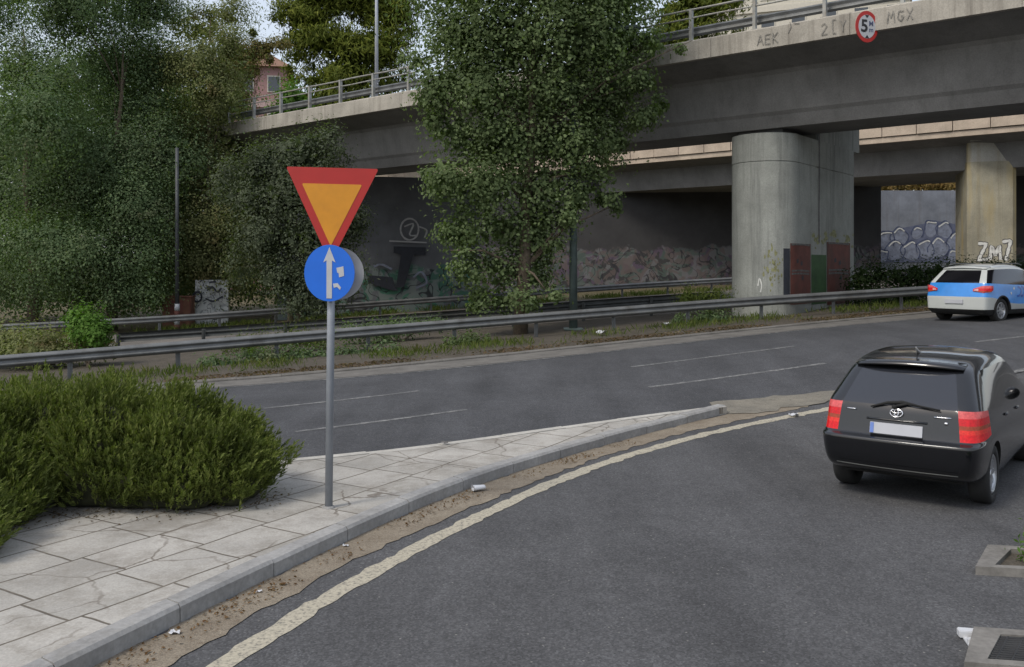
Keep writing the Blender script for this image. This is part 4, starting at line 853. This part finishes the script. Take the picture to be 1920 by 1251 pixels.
juniper('juniper_shrub', [(-5.35, 8.75, .55, .8, .6, .56), (-5.0, 8.35, .42, .55, .45, .42), (-5.9, 8.5, .6, .8, .7, .55), (-4.75, 8.2, .25, .4, .35, .26)], 6500, 'smaller juniper at the left photo edge beside the wide one', 62, (-5.4, 8.5, gz))
juniper('juniper_shrub', [(-4.62, 7.55, .28, .3, .3, .3), (-4.95, 7.6, .35, .45, .45, .38), (-4.5, 7.2, .22, .3, .28, .22)], 2300, 'pale juniper tip nearest the camera at the left photo edge', 63, (-4.85, 7.55, gz))

rsj = np.random.RandomState(77); nl = 1500
pj = np.c_[rsj.uniform(-6.2, -2.3, nl), np.zeros(nl)]; pj[:, 1] = 8.55+rsj.normal(size=nl)*.22+np.interp(pj[:, 0], [-5.4, -4.6, -3.9, -3.2, -2.4], [-.7, -.25, .1, .2, .5])
aj = unit(rsj.normal(size=(nl, 3))*[1, 1, .2]); bj = unit(np.cross(aj, rsj.normal(size=(nl, 3))*[.3, .3, 1])); Pj = np.c_[pj, np.full(nl, .137)]; Lj = .035*rsj.uniform(.4, 1.3, (nl, 1))
tag(quads('fallen_leaves', np.stack([Pj-aj*Lj/2, Pj+bj*Lj/5, Pj+aj*Lj/2, Pj-bj*Lj/5], 1), M['leaf_litter']), kind='stuff')
# ------------------------------------------------------------------ buildings behind
def building(x, y, z0, w, d, h, rz, wallm, bandm, roofm, label, floors, cols, pitched=False):
    o = thing('house' if pitched else 'apartment_building', (x, y, z0), label, 'building', rz=rz); fh = h/floors
    MB().box((0, 0, h/2), (w, d, h)).build('wall', wallm, o, local=True)
    for f in range(1, floors): MB().box((0, 0, f*fh), (w+.5, d+.5, .7)).build('balcony_band', bandm, o, local=True)
    for f in range(floors):
        for c in range(cols):
            X = -w/2+(c+.5)*w/cols
            wf = MB().box((X, -d/2-.03, f*fh+fh*.55), (w/cols*.5, .1, fh*.45)).build('window', M['white_wall'], o, local=True)
            MB().box((X, -d/2-.09, f*fh+fh*.55), (w/cols*.42, .06, fh*.38)).build('pane', M['winglass'], wf, local=True)
    if pitched:
        mb = MB(); mb.add([(-w/2-.6, -d/2-.6, h), (w/2+.6, -d/2-.6, h), (w/2+.6, d/2+.6, h), (-w/2-.6, d/2+.6, h), (-w/4, 0, h+2.4), (w/4, 0, h+2.4)], [(0, 1, 5, 4), (1, 2, 5), (2, 3, 4, 5), (3, 0, 4), (0, 3, 2, 1)])
        rf = mb.build('roof', roofm, o, local=True); MB().box((1.2, -.5, h+2), (.7, .7, 2.2)).build('chimney', wallm, rf, local=True)
    else: MB().box((0, 0, h+.35), (w+.3, d+.3, .7)).build('roof', roofm, o, local=True)
    return o
x, y = xd(470, 96); building(x, y, 0, 8, 9, 23.2, R(12), M['pink'], M['pinkpale'], M['roof'], 'pale pink house with rust roof glimpsed between the olive tree and the pine', 6, 3, True)
x, y = xd(1500, 118); building(x, y, 0, 26, 12, 39, R(-20), M['white_wall'], M['white_wall'], M['white_wall'], 'cream apartment block showing above the near overpass', 11, 7)

# ------------------------------------------------------------------ small things on the ground
x, y = gp(898, 922); z = hz(x, y)+.01
cup = thing('plastic_cup', (x, y, z), 'crushed white plastic cup lying in the gutter by the kerb', 'cup', rz=R(25))
MB().lathe([(.001, -.07), (.03, -.07), (.034, -.06), (.042, .05), (.044, .07), (.039, .07), (.036, .04), (.03, -.05), (.001, -.055)], 20, Matrix.Translation((0, 0, .036)) @ Matrix.Rotation(R(90), 4, 'Z') @ Matrix.Scale(.75, 4, (0, 0, 1))).build('cup_body', M['plastic'], cup, True, True)
MB().lathe([(.04, .068), (.047, .068), (.047, .076), (.04, .076)], 20, Matrix.Translation((0, 0, .036)) @ Matrix.Rotation(R(90), 4, 'Z') @ Matrix.Scale(.75, 4, (0, 0, 1)), True).build('rim', M['signwhite'], cup, True, True)
def scrap(px, py, s, m, label, nm='paper_scrap', cat='litter', dz=.012, seed=0):
    x, y = gp(px, py, dz-.01); rs = random.Random(seed+px); mb = MB(); vs = []; n = 5
    for i in range(n):
        for j in range(n): vs.append((x+(i/(n-1)-.5)*s*rs.uniform(.8, 1.1), y+(j/(n-1)-.5)*s*.7*rs.uniform(.8, 1.1), hz(x, y)+dz+rs.uniform(.0, .35)*s))
    mb.add(vs, [(i*n+j, i*n+j+1, i*n+n+j+1, i*n+n+j) for i in range(n-1) for j in range(n-1)]); me = mb.mesh(nm); o = link(nm, me, m, None, True); return tag(o, label, cat)
scrap(328, 1190, .07, M['plastic'], 'crumpled white paper in the gutter near the bottom left')
scrap(486, 1112, .045, M['plastic'], 'small white scrap in the gutter below the pavement cracks')
scrap(648, 1026, .05, M['plastic'], 'white scrap in the gutter below the sign pole')
scrap(1488, 781, .14, M['plastic'], 'white crumpled bag on the road left of the black car')
scrap(498, 905, .07, M['plastic'], 'white litter caught at the right end of the wide juniper', dz=.3)
scrap(1128, 626, .32, M['plastic'], 'flat white litter on the verge beside the grey-green lamp post', dz=.12)
scrap(1250, 609, .22, M['plastic'], 'small white litter under the guard rail left of the round pier', dz=.12)
scrap(530, 1099, .05, M['leaf_dry'], 'dark brown leaf lying in the gutter', 'leaf', 'leaf')
scrap(834, 833, .09, M['soot'], 'dark clod on the far edge of the pavement', 'clod', 'clod', .14)
# planted concrete frame and drain grate at the right
def frame(name, P, w, h, m, parent):
    P = [np.array(p) for p in P]; c = sum(P)/4; Q = [p+(c-p)/np.linalg.norm(c-p)*w*1.4 for p in P]; z = hz(*c); mb = MB()
    for i in range(4):
        a, b, d, e = P[i], P[(i+1) % 4], Q[(i+1) % 4], Q[i]; g_ = .002; vs = []
        for zz in (z-.05, z+h): vs += [(*q, zz) for q in (a, b, d, e)]
        mb.add(vs, [(3, 2, 1, 0), (4, 5, 6, 7), (0, 1, 5, 4), (1, 2, 6, 5), (2, 3, 7, 6), (3, 0, 4, 7)])
    return mb.build(name, m, parent), Q, z
c0 = gp(1829, 1078); c1 = gp(1852, 1036); dx = np.array([1.25, -.22])
pb = thing('planter', (*c0, 0), 'low concrete planter frame with green weeds at the right photo edge', 'planter')
fr, Q, z = frame('concrete_frame', [c0, tuple(np.array(c0)+dx), tuple(np.array(c1)+dx), c1], .13, .07, M['old_kerb'], pb)
MB().add([(*q, z+.03) for q in Q], [(0, 1, 2, 3)]).build('soil', M['verge'], pb)
cq = sum(np.array(q) for q in Q)/4
bl2 = [(cq[0]-.12, cq[1], z+.1, .2, .1, .1), (cq[0]+.2, cq[1]+.05, z+.13, .25, .12, .14), (cq[0]+.05, cq[1]+.3, z+.22, .12, .1, .14)]
quads('weeds', leafcloud(bl2, 3200, .055, 5, aspect=3, clump=.4, up=.6), M['leaf_bright'], pb)
c0 = gp(1808, 1262); c1 = gp(1826, 1194); dx = np.array([1.0, -.2])
db = thing('drain', (*c0, 0), 'concrete drain with a dark iron grate in the bottom right corner', 'drain')
fr, Q, z = frame('concrete_frame', [c0, tuple(np.array(c0)+dx), tuple(np.array(c1)+dx), c1], .12, .07, M['old_kerb'], db)
gm = MB(); q0, q1, q2, q3 = [Vector((*q, z+.055)) for q in Q]
for i in range(12): f = (i+.5)/12; gm.tube([q0.lerp(q3, f), q1.lerp(q2, f)], .008, 6)
for i in range(8): f = (i+.5)/8; gm.tube([q0.lerp(q1, f), q3.lerp(q2, f)], .007, 6)
gm.build('grate', M['iron'], db); MB().add([(*q[:2], z+.012) for q in (q0, q1, q2, q3)], [(0, 1, 2, 3)]).build('sump', M['black'], db)
x, y = gp(1826, 1202); wz = hz(x, y)  # striped stand-in for a white object of unknown kind
wb = thing('plastic_pieces', (x, y, wz), 'striped white plastic pieces of unknown origin beside the iron drain grate', 'fragment')
MB().box((x-.005, y+.04, wz+.035), (.15, .07, .05), Matrix.Rotation(-.2, 3, 'Z'), .006).build('slat', M['plastic'], wb)
MB().box((x-.02, y-.08, wz+.03), (.12, .035, .04), Matrix.Rotation(-.2, 3, 'Z'), .006).build('slat', M['plastic'], wb)
MB().box((x-.055, y-.02, wz+.012), (.03, .17, .02), Matrix.Rotation(-.2, 3, 'Z'), .004).build('crossbar', M['plastic'], wb)

# ------------------------------------------------------------------ cars
def cage(X, Z, Wd, frac, matfn, rear_bulge=.06, roof_bulge=.045, crease=None):
    ni, nk, nj = len(X), len(X[0]), len(frac); idx = {}; vs = []; fs = []; ms = []
    def V(i, j, k):
        key = (i, j, k)
        if key not in idx:
            f = frac[j]; w = Wd[i][k]; x, z = X[i][k], Z[i][k]
            if abs(f) < 1:
                b = 1-f*f
                if i == 0: x -= rear_bulge*b
                if i == ni-1: x += rear_bulge*2*b
                if k == nk-1: z += roof_bulge*b
            idx[key] = len(vs); vs.append((x, f*w, z))
        return idx[key]
    def face(side, i, j, k, a): fs.append(a); ms.append(matfn(side, i, j, k))
    for i in range(ni-1):
        for k in range(nk-1):
            face('L', i, 0, k, (V(i, nj-1, k), V(i+1, nj-1, k), V(i+1, nj-1, k+1), V(i, nj-1, k+1))[::-1])
            face('R', i, 0, k, (V(i, 0, k), V(i+1, 0, k), V(i+1, 0, k+1), V(i, 0, k+1)))
        for j in range(nj-1):
            face('T', i, j, 0, (V(i, j, nk-1), V(i+1, j, nk-1), V(i+1, j+1, nk-1), V(i, j+1, nk-1)))
            face('B', i, j, 0, (V(i, j, 0), V(i+1, j, 0), V(i+1, j+1, 0), V(i, j+1, 0))[::-1])
    for j in range(nj-1):
        for k in range(nk-1):
            face('rear', 0, j, k, (V(0, j, k), V(0, j, k+1), V(0, j+1, k+1), V(0, j+1, k)))
            face('front', 0, j, k, (V(ni-1, j, k), V(ni-1, j+1, k), V(ni-1, j+1, k+1), V(ni-1, j, k+1)))
    inv = {v: k for k, v in idx.items()}
    return vs, fs, ms, inv
def car(name, spec, pos, heading, label, cat):
    vs, fs, ms, inv = cage(spec['X'], spec['Z'], spec['W'], spec['frac'], spec['matfn'])
    me = bpy.data.meshes.new('cage'); me.from_pydata(vs, [], fs); me.update()
    names = spec['names']
    for nme, mt in names: me.materials.append(mt)
    me.materials.append(M['under'])
    me.polygons.foreach_set('material_index', ms)
    cr = me.attributes.new('crease_edge', 'FLOAT', 'EDGE')
    for e in me.edges:
        a, b = inv[e.vertices[0]], inv[e.vertices[1]]; cr.data[e.index].value = spec['crease'](a, b)
    bm = bmesh.new(); bm.from_mesh(me); bmesh.ops.recalc_face_normals(bm, faces=bm.faces); bm.to_mesh(me); bm.free()
    tmp = bpy.data.objects.new('tmp', me); col.objects.link(tmp)
    sd = tmp.modifiers.new('s', 'SUBSURF'); sd.levels = sd.render_levels = 3
    cuts = []
    for wx in spec['wheel_x']:
        for s in (-1, 1):
            cm = MB().lathe([(.001, -.2), (spec['arch'], -.2), (spec['arch'], .35), (.001, .35)], 40, Matrix.Translation((wx, s*(spec['half']-.12), spec['wr'])) @ (Matrix.Scale(1, 4) if s > 0 else Matrix.Rotation(R(180), 4, 'Z'))).mesh('cut')
            bmq = bmesh.new(); bmq.from_mesh(cm); bmesh.ops.remove_doubles(bmq, verts=bmq.verts, dist=.003); bmesh.ops.recalc_face_normals(bmq, faces=bmq.faces); bmq.to_mesh(cm); bmq.free()
            for _ in range(len(names)): cm.materials.append(M['under'])
            cm.materials.append(M['under']); cm.polygons.foreach_set('material_index', [len(names)]*len(cm.polygons))
            co = bpy.data.objects.new('cut', cm); col.objects.link(co); cuts.append(co)
            b = tmp.modifiers.new('b', 'BOOLEAN'); b.operation = 'DIFFERENCE'; b.object = co; b.solver = 'EXACT'
    bpy_update(); ev = bpy.data.meshes.new_from_object(tmp.evaluated_get(bpy.context.evaluated_depsgraph_get()))
    bpy.data.objects.remove(tmp)
    for c in cuts: bpy.data.objects.remove(c)
    root = thing(name, (*pos, hz(*pos)), label, cat, rz=heading)
    bm = bmesh.new(); bm.from_mesh(ev); parts = {}; objs = {}
    for mi, (nme, mt) in list(enumerate(names))+[(len(names), ('wheel_well', M['under']))]:
        b2 = bm.copy(); bmesh.ops.delete(b2, geom=[f for f in b2.faces if f.material_index != mi], context='FACES')
        isl = []
        if nme in ('tail_light', 'side_window', 'wheel_well', 'bumper'):     # one mesh per lamp and per window
            b2.faces.ensure_lookup_table(); seen = set()
            for f in b2.faces:
                if f.index in seen: continue
                st = [f]; comp = set()
                while st:
                    q = st.pop()
                    if q.index in comp: continue
                    comp.add(q.index); st += [h for e in q.edges for h in e.link_faces if h.index not in comp]
                seen |= comp; isl.append(comp)
        groups = isl or [None]
        for comp in groups:
            b3 = b2.copy()
            if comp is not None: bmesh.ops.delete(b3, geom=[f for f in b3.faces if f.index not in comp], context='FACES')
            if not b3.faces: b3.free(); continue
            m3 = bpy.data.meshes.new(nme); b3.to_mesh(m3); b3.free(); m3.polygons.foreach_set('material_index', [0]*len(m3.polygons))
            o = link(nme, m3, mt, root, True, True); objs.setdefault(nme, []).append(o)
        b2.free()
    bm.free()
    wr = spec['wr']
    for wx in spec['wheel_x']:
        for s in (-1, 1):
            Mw = Matrix.Translation((wx, s*(spec['half']-.105), wr)) @ (Matrix.Identity(4) if s > 0 else Matrix.Rotation(R(180), 4, 'Z'))
            ww = .1; rr_ = wr*.66
            wo = MB().lathe([(rr_, -ww), (wr-.02, -ww), (wr, -ww*.7), (wr, ww*.7), (wr-.02, ww), (rr_+.02, ww), (rr_, ww*.8)], 40, Mw, True).build('wheel', M['tyre'], root, True, True)
            rm = MB().lathe([(rr_, ww*.85), (rr_-.015, ww*.95), (rr_-.03, ww*.6), (rr_-.05, -ww*.4), (.001, -ww*.4)], 40, Mw).build('rim', M['alloy'], wo, True, True)
            sp = MB()
            for k in range(spec['spokes']):
                Mk = Mw @ Matrix.Rotation(2*math.pi*k/spec['spokes'], 4, 'Y')
                sp.prism([(.03, -.028), (rr_-.02, -.02), (rr_-.02, .02), (.03, .028)], ww*.45, ww*.72, Mk)
            sp.lathe([(.001, ww*.8), (.045, ww*.78), (.055, ww*.5), (.05, 0)], 16, Mw).build('spokes', M['alloy'], wo, False, True)
    return root, objs
def base_spec(dark):
    X = [[.14, .03, .03, .13, .50, .60], [.52, .50, .46, .44, .76, .86], [1.2, 1.2, 1.2, 1.2, 1.25, 1.3], [1.98, 1.98, 1.98, 1.98, 1.98, 1.98], [2.68, 2.68, 2.68, 2.72, 2.4, 2.3], [3.15, 3.15, 3.15, 3.17, 3.16, 3.16], [3.75]*6, [4.06, 4.17, 4.18, 4.14, 4.10, 4.02]]
    Z = [[.23, .38, .68, 1.0, 1.39, 1.44], [.22, .38, .68, .99, 1.41, 1.485], [.19, .38, .66, .96, 1.43, 1.51], [.19, .38, .65, .94, 1.43, 1.51], [.19, .38, .64, .92, 1.37, 1.46], [.19, .38, .62, .90, .97, 1.0], [.19, .38, .6, .82, .87, .89], [.24, .40, .56, .68, .73, .75]]
    Wd = [[.78, .845, .86, .80, .66, .58], [.82, .875, .895, .86, .71, .62], [.82, .87, .89, .875, .73, .63], [.82, .87, .89, .875, .73, .63], [.82, .87, .89, .87, .72, .62], [.82, .87, .89, .86, .80, .72], [.82, .87, .88, .83, .78, .68], [.7, .76, .78, .74, .68, .58]]
    return X, Z, Wd
# the black hatchback
X, Z, Wd = base_spec(1)
for i in range(8):                          # the bumper stands proud of the tailgate: one more level above it
    X[i].insert(3, .085 if i == 0 else (X[i][2]*.8+X[i][3]*.2)); Z[i].insert(3, Z[i][2]+(.035 if i < 2 else .08)); Wd[i].insert(3, .845 if i == 0 else Wd[i][2]*.8+Wd[i][3]*.2)
Z[0][0:2] = [.29, .43]; Z[1][0:2] = [.27, .41]; Wd[0][5:] = [.66, .55]; Wd[1][5:] = [.70, .59]; X[0][5:] = [.56, .68]; X[1][5:] = [.80, .92]; Z[0][2:5] = [.685, .72, 1.03]; Z[1][2:5] = [.69, .725, 1.02]; X[0][2] = .0; X[0][4] = .15; X[1][3] = .50; X[1][4] = .40
def mf(side, i, j, k):
    if side == 'rear':
        if k == 4 and 1 <= j <= 3: return 1
        if k == 3 and j in (0, 4): return 3
        return 5 if k < 3 else 0
    if side in 'LR':
        if k == 3 and i == 0: return 3
        if k == 4 and 1 <= i <= 4: return 2
        if i == 0 and k < 3: return 5
    if side == 'T' and i == 4: return 4
    if side == 'B': return 6
    return 0
def crs(a, b):
    if a[0] == b[0] == 0 and a[2] == b[2] and a[2] in (2, 3, 4): return .5
    if a[2] == b[2] == 4: return .5
    if a[2] == b[2] == 5: return .35
    if a[0] == b[0] == 0 and a[1] == b[1] and a[1] in (1, 4) and a[2] >= 3 and b[2] >= 3: return .45
    if a[2] == b[2] and a[2] in (2, 3) and a[0] <= 1 and b[0] <= 1: return .5
    return 0
Wd = [[q*.925 for q in r] for r in Wd]
bspec = dict(X=X, Z=Z, W=Wd, frac=[-1, -.79, -.28, .28, .79, 1], matfn=mf, crease=crs, half=.80, wr=.312, arch=.352, wheel_x=(.76, 3.36), spokes=10,
             names=[('body', M['car_black']), ('rear_window', M['car_glass']), ('side_window', M['side_glass']), ('tail_light', M['tail']), ('windscreen', M['car_glass']), ('bumper', M['car_black']), ('underbody', M['under'])])
hd = R(38); fw = Vector((math.sin(hd), math.cos(hd))); ax = Vector((4.46, 9.85)); p0 = ax-fw*.76
bc, bo = car('parked_car', bspec, (p0.x, p0.y), R(90)-hd, 'black hatchback with red tail lights driving away on the slip road', 'car')
bc.name = 'hatchback_car'
def L_(name, mb, m, smooth=False, par=None): return mb.build(name, m, par or bc, smooth, True)
# rear of the hatch: y to the left, z up, x forward; the tail plane leans forward above the bumper
def rear_x(z, spec=bspec): return np.interp(z, [.38, .685, .72, 1.03, 1.39], [.03, .0, .085, .15, .56])-.055
def rearpl(u, v, h): return Vector((rear_x(v)-h+.075*(abs(u)/.75)**2.2, u, v))
def rear_panel(poly, h0, h1, n=1):
    mb = MB(); m = len(poly); mb.add([rearpl(u, v, h1) for u, v in poly]+[rearpl(u, v, h0) for u, v in poly], [tuple(range(m)), tuple(range(2*m-1, m-1, -1))]+[(i, (i+1) % m, m+(i+1) % m, m+i) for i in range(m)]); return mb
pl_ = L_('number_plate', rear_panel([(-.26, .74), (.26, .74), (.26, .85), (-.26, .85)], -.03, .022), M['plate'])
L_('plate_band', rear_panel([(.22, .743), (.257, .743), (.257, .847), (.22, .847)], .0, .0245), M['plateblue'], par=pl_)
hd_ = MB(); hd_.tube([rearpl(u, .885, .008) for u in (-.3, -.15, 0, .15, .3)], .012, 8); L_('plate_handle', hd_, M['car_black'], True)
# emblem: three interlocking ovals
em = MB()
def ring(a, b, cy, r=.006): return [rearpl(a*math.cos(t), .965+cy+b*math.sin(t), .018) for t in np.linspace(0, 2*math.pi, 25)]
em.tube(ring(.062, .042, 0), .007, 6).tube(ring(.05, .016, .017), .006, 6).tube(ring(.02, .036, .003), .006, 6); L_('emblem', em, M['chrome'], True)
for u0, u1, v, r_ in ((-.52, -.36, .955, .008), (.42, .52, .965, .008), (-.49, -.46, .9, .016)): L_('badge', MB().tube([rearpl(u, v, .013) for u in np.linspace(u0, u1, 5)], r_, 6), M['chrome'], True)
wp = MB(); zz = lambda v: v
wp.tube([rearpl(.02, 1.03, .03), rearpl(-.1, 1.065, .04), rearpl(-.42, 1.03, .035)], [.016, .014, .008], 8)
wp.tube([rearpl(.26, 1.01, .03), rearpl(.1, 1.06, .035), rearpl(-.05, 1.075, .04), rearpl(-.2, 1.055, .04)], [.008, .016, .02, .012], 8).tube([rearpl(.02, 1.02, .0), rearpl(.02, 1.03, .05)], .024, 10)
L_('wiper', wp, M['under'], True)
# roof spoiler, antenna, brake light, roof rails, mirrors, bumper trim
sp = MB(); n = 13; vs = []
for i in range(n):
    u = -.55+1.1*i/(n-1); c = 1-(abs(u)/.6)**3*.6; xx = .56+.05*(abs(u)/.6)**2
    zc = 1.462-.035*(abs(u)/.6)**2; vs += [(xx-.10*c, u, zc-.035), (xx-.11*c, u, zc-.018), (xx+.12, u, zc+.028), (xx+.16, u, zc-.03)]
sp.add(vs, [(i*4+k, i*4+(k+1) % 4, i*4+4+(k+1) % 4, i*4+4+k) for i in range(n-1) for k in range(4)]+[(0, 1, 2, 3), (n*4-1, n*4-2, n*4-3, n*4-4)]); L_('spoiler', sp, M['car_black'], True)
an = MB().tube([(1.0, 0, 1.52), (.92, 0, 1.56), (.86, 0, 1.60)], [.025, .014, .006], 8); L_('antenna', an, M['signback'], True)
for s in (-1, 1):
    mr = MB().lathe([(.001, -.09)]+[(math.cos(q), .09*math.sin(q)) for q in np.linspace(-1.4, 1.4, 9)]+[(.001, .09)], 20, Matrix.Translation((2.72, s*.92, 1.0)) @ Matrix.Diagonal((.075, 1.15, .075, 1))); L_('wing_mirror', mr, M['car_black'], True)
    for hx, hzz in ((2.05, .86), (1.35, .875)): L_('door_handle', MB().box((hx, s*.822, hzz), (.16, .03, .025), None, .008), M['car_black'], True)
tr = MB().tube([rearpl(u, .39, .004) for u in np.linspace(-.6, .6, 13)], .006, 6); L_('bumper_trim', tr, M['galv_dark'], True)
sk = MB().tube([(.3, .6*u, .28) for u in np.linspace(-1, 1, 9)], .03, 8); L_('diffuser', sk, M['under'], True)
br_ = rear_panel([(-.12, 1.405), (.12, 1.405), (.12, 1.425), (-.12, 1.425)], 0, .03)
# the blue and white taxi-like crossover
def stretch(A, f, add=0): return [[q*f+add for q in r] for r in A]
X, Z, Wd = base_spec(0); X2 = stretch(X, 1.01); Z2 = [[(q*1.04+.03) for k, q in enumerate(r)] for r in Z]
for r in Z2: r[0] = .2; r[1] = .37
for r in Z2[:5]: r[2] = .50; r[3] += .03
Z2[0][2] = .72; Z2[1][2] = .70; W2 = stretch(Wd, 1.03)
for r in W2[:5]: r[4] *= .95; r[5] *= .92
X2[0] = [.16, .03, .02, .12, .5, .64]; X2[1][3] = .34; X2[1][4] = .62; Z2[2][0] = Z2[3][0] = .22
def mf2(side, i, j, k):
    if side == 'rear':
        if k == 3 and 1 <= j <= 3: return 1
        if k >= 3: return 7
        return 0 if k == 2 else (5 if k == 1 else 6)
    if side in 'LR':
        if k == 3 and i <= 4: return 2
        if k >= 3: return 7
        if k == 2: return 0
        if k == 1: return 5 if i < 1 else 8
        return 6
    if side == 'T' and i == 4: return 4
    if side == 'T': return 7 if i < 5 else 0
    if side == 'B': return 6
    return 0 if side == 'front' and k == 2 else 5
def crs2(a, b):
    if a[2] == b[2] and a[2] in (1, 2, 3): return .5
    if a[2] == b[2] == 4: return .35
    return 0
wspec = dict(X=X2, Z=Z2, W=W2, frac=[-1, -.84, -.3, .3, .84, 1], matfn=mf2, crease=crs2, half=.88, wr=.34, arch=.385, wheel_x=(.8, 3.4), spokes=7,
             names=[('body', M['car_blue']), ('rear_window', M['dark_glass']), ('side_window', M['dark_glass']), ('tail_light', M['tail']), ('windscreen', M['car_glass']), ('bumper', M['car_white']), ('underbody', M['under']), ('roof', M['car_white']), ('sill', M['car_white'])])
hd2 = R(57); fw2 = Vector((math.sin(hd2), math.cos(hd2))); p2 = Vector((12.35, 24.75))
wc, wo_ = car('crossover_car', wspec, (p2.x, p2.y), R(90)-hd2, 'light blue crossover with white roof and white bumper beside the guard rail', 'car')
def L2(name, mb, m, smooth=False, par=None): return mb.build(name, m, par or wc, smooth, True)
def rx2(z): return np.interp(z, [.37, .71, 1.1, 1.47], [.03, .02, .12, .5])-.055
def r2(u, v, h): return Vector((rx2(v)-h+.08*(abs(u)/.85)**2.4, u, v))
def panel2(poly, h0, h1):
    mb = MB(); m = len(poly); return mb.add([r2(u, v, h1) for u, v in poly]+[r2(u, v, h0) for u, v in poly], [tuple(range(m)), tuple(range(2*m-1, m-1, -1))]+[(i, (i+1) % m, m+(i+1) % m, m+i) for i in range(m)])
L2('number_plate', panel2([(-.26, .53), (.26, .53), (.26, .64), (-.26, .64)], -.04, .03), M['plate'])
for s in (-1, 1):
    tl = MB(); vs = []
    cols_ = [(.52, .88, .94), (.62, .87, .98), (.72, .85, 1.02), (.80, .84, 1.03)]
    for u, a, b in cols_:
        for v in (a, b): vs += [r2(s*u, v, .035), r2(s*u, v, -.08)]
    # the lamp wraps round the corner
    for xx, a, b in ((.2, .86, 1.03), (.3, .92, 1.02)):
        for v in (a, b): vs += [Vector((xx, s*.925, v)), Vector((xx+.03, s*.8, v))]
    m = len(vs)//4; fs = []
    for i in range(m-1):
        a = i*4; b = a+4; fs += [(a, b, b+2, a+2), (a+1, a+3, b+3, b+1), (a, a+1, b+1, b), (a+2, b+2, b+3, a+3)]
    fs += [(0, 2, 3, 1), (m*4-4, m*4-3, m*4-1, m*4-2)]
    t_ = L2('tail_light', tl.add(vs, fs), M['tail']); L2('reversing_lens', panel2([(s*.54, .895), (s*.66, .885), (s*.66, .95), (s*.57, .94)], .0, .042), M['tail_clear'], par=t_)
    L2('wing_mirror', MB().lathe([(.001, -.09)]+[(math.cos(q), .09*math.sin(q)) for q in np.linspace(-1.4, 1.4, 9)]+[(.001, .09)], 20, Matrix.Translation((2.78, s*1.02, 1.1)) @ Matrix.Diagonal((.08, 1.15, .08, 1))), M['car_white'], True)
    side = lambda u, v, h, s=s: Vector((u, s*(.917-.02*max(0, (v-.75)/.3)+h), v))
    st = strokes([[(1.55+.22*math.cos(k), .86+.13*math.sin(k)) for k in np.arange(-1.6, 1.7, .3)], [(1.75+.2*math.cos(k), .86+.13*math.sin(k)) for k in np.arange(-1.6, 1.7, .3)], [(2.3, .75), (2.45, .95), (2.6, .75)]], .06, side, .004, 7); L2('print', st, M['car_darkblue'])
    st = strokes([[(1.35, .93), (1.42, .96)], [(2.05, .9), (2.1, .86)], [(2.75, .95), (2.85, .85)], [(1.2, .8), (1.25, .83)]], .06, side, .004, 8); L2('print', st, M['car_white'])
    for wx in (.8, 3.4): L2('arch_trim', MB().tube([(wx+.4*math.cos(k), s*.9, .34+.4*math.sin(k)) for k in np.linspace(.0, math.pi, 19)], .03, 8), M['under'], True)
    L2('roof_rail', MB().tube([(.8, s*.62, 1.60), (1.0, s*.64, 1.63), (2.1, s*.64, 1.64), (2.3, s*.63, 1.6)], .016, 8), M['galv'], True)
sp = MB(); vs = []; n = 11
for i in range(n):
    u = -.62+1.24*i/(n-1); xx = .53+.05*(abs(u)/.6)**2; zc = 1.555-.03*(abs(u)/.6)**2; vs += [(xx-.1, u, zc-.05), (xx-.11, u, zc-.02), (xx+.14, u, zc+.03), (xx+.17, u, zc-.03)]
sp.add(vs, [(i*4+k, i*4+(k+1) % 4, i*4+4+(k+1) % 4, i*4+4+k) for i in range(n-1) for k in range(4)]+[(0, 1, 2, 3), (n*4-1, n*4-2, n*4-3, n*4-4)]); L2('spoiler', sp, M['car_white'], True)
L2('diffuser', MB().tube([(.14, .74*u, .3) for u in np.linspace(-1, 1, 9)], .06, 8), M['under'], True)
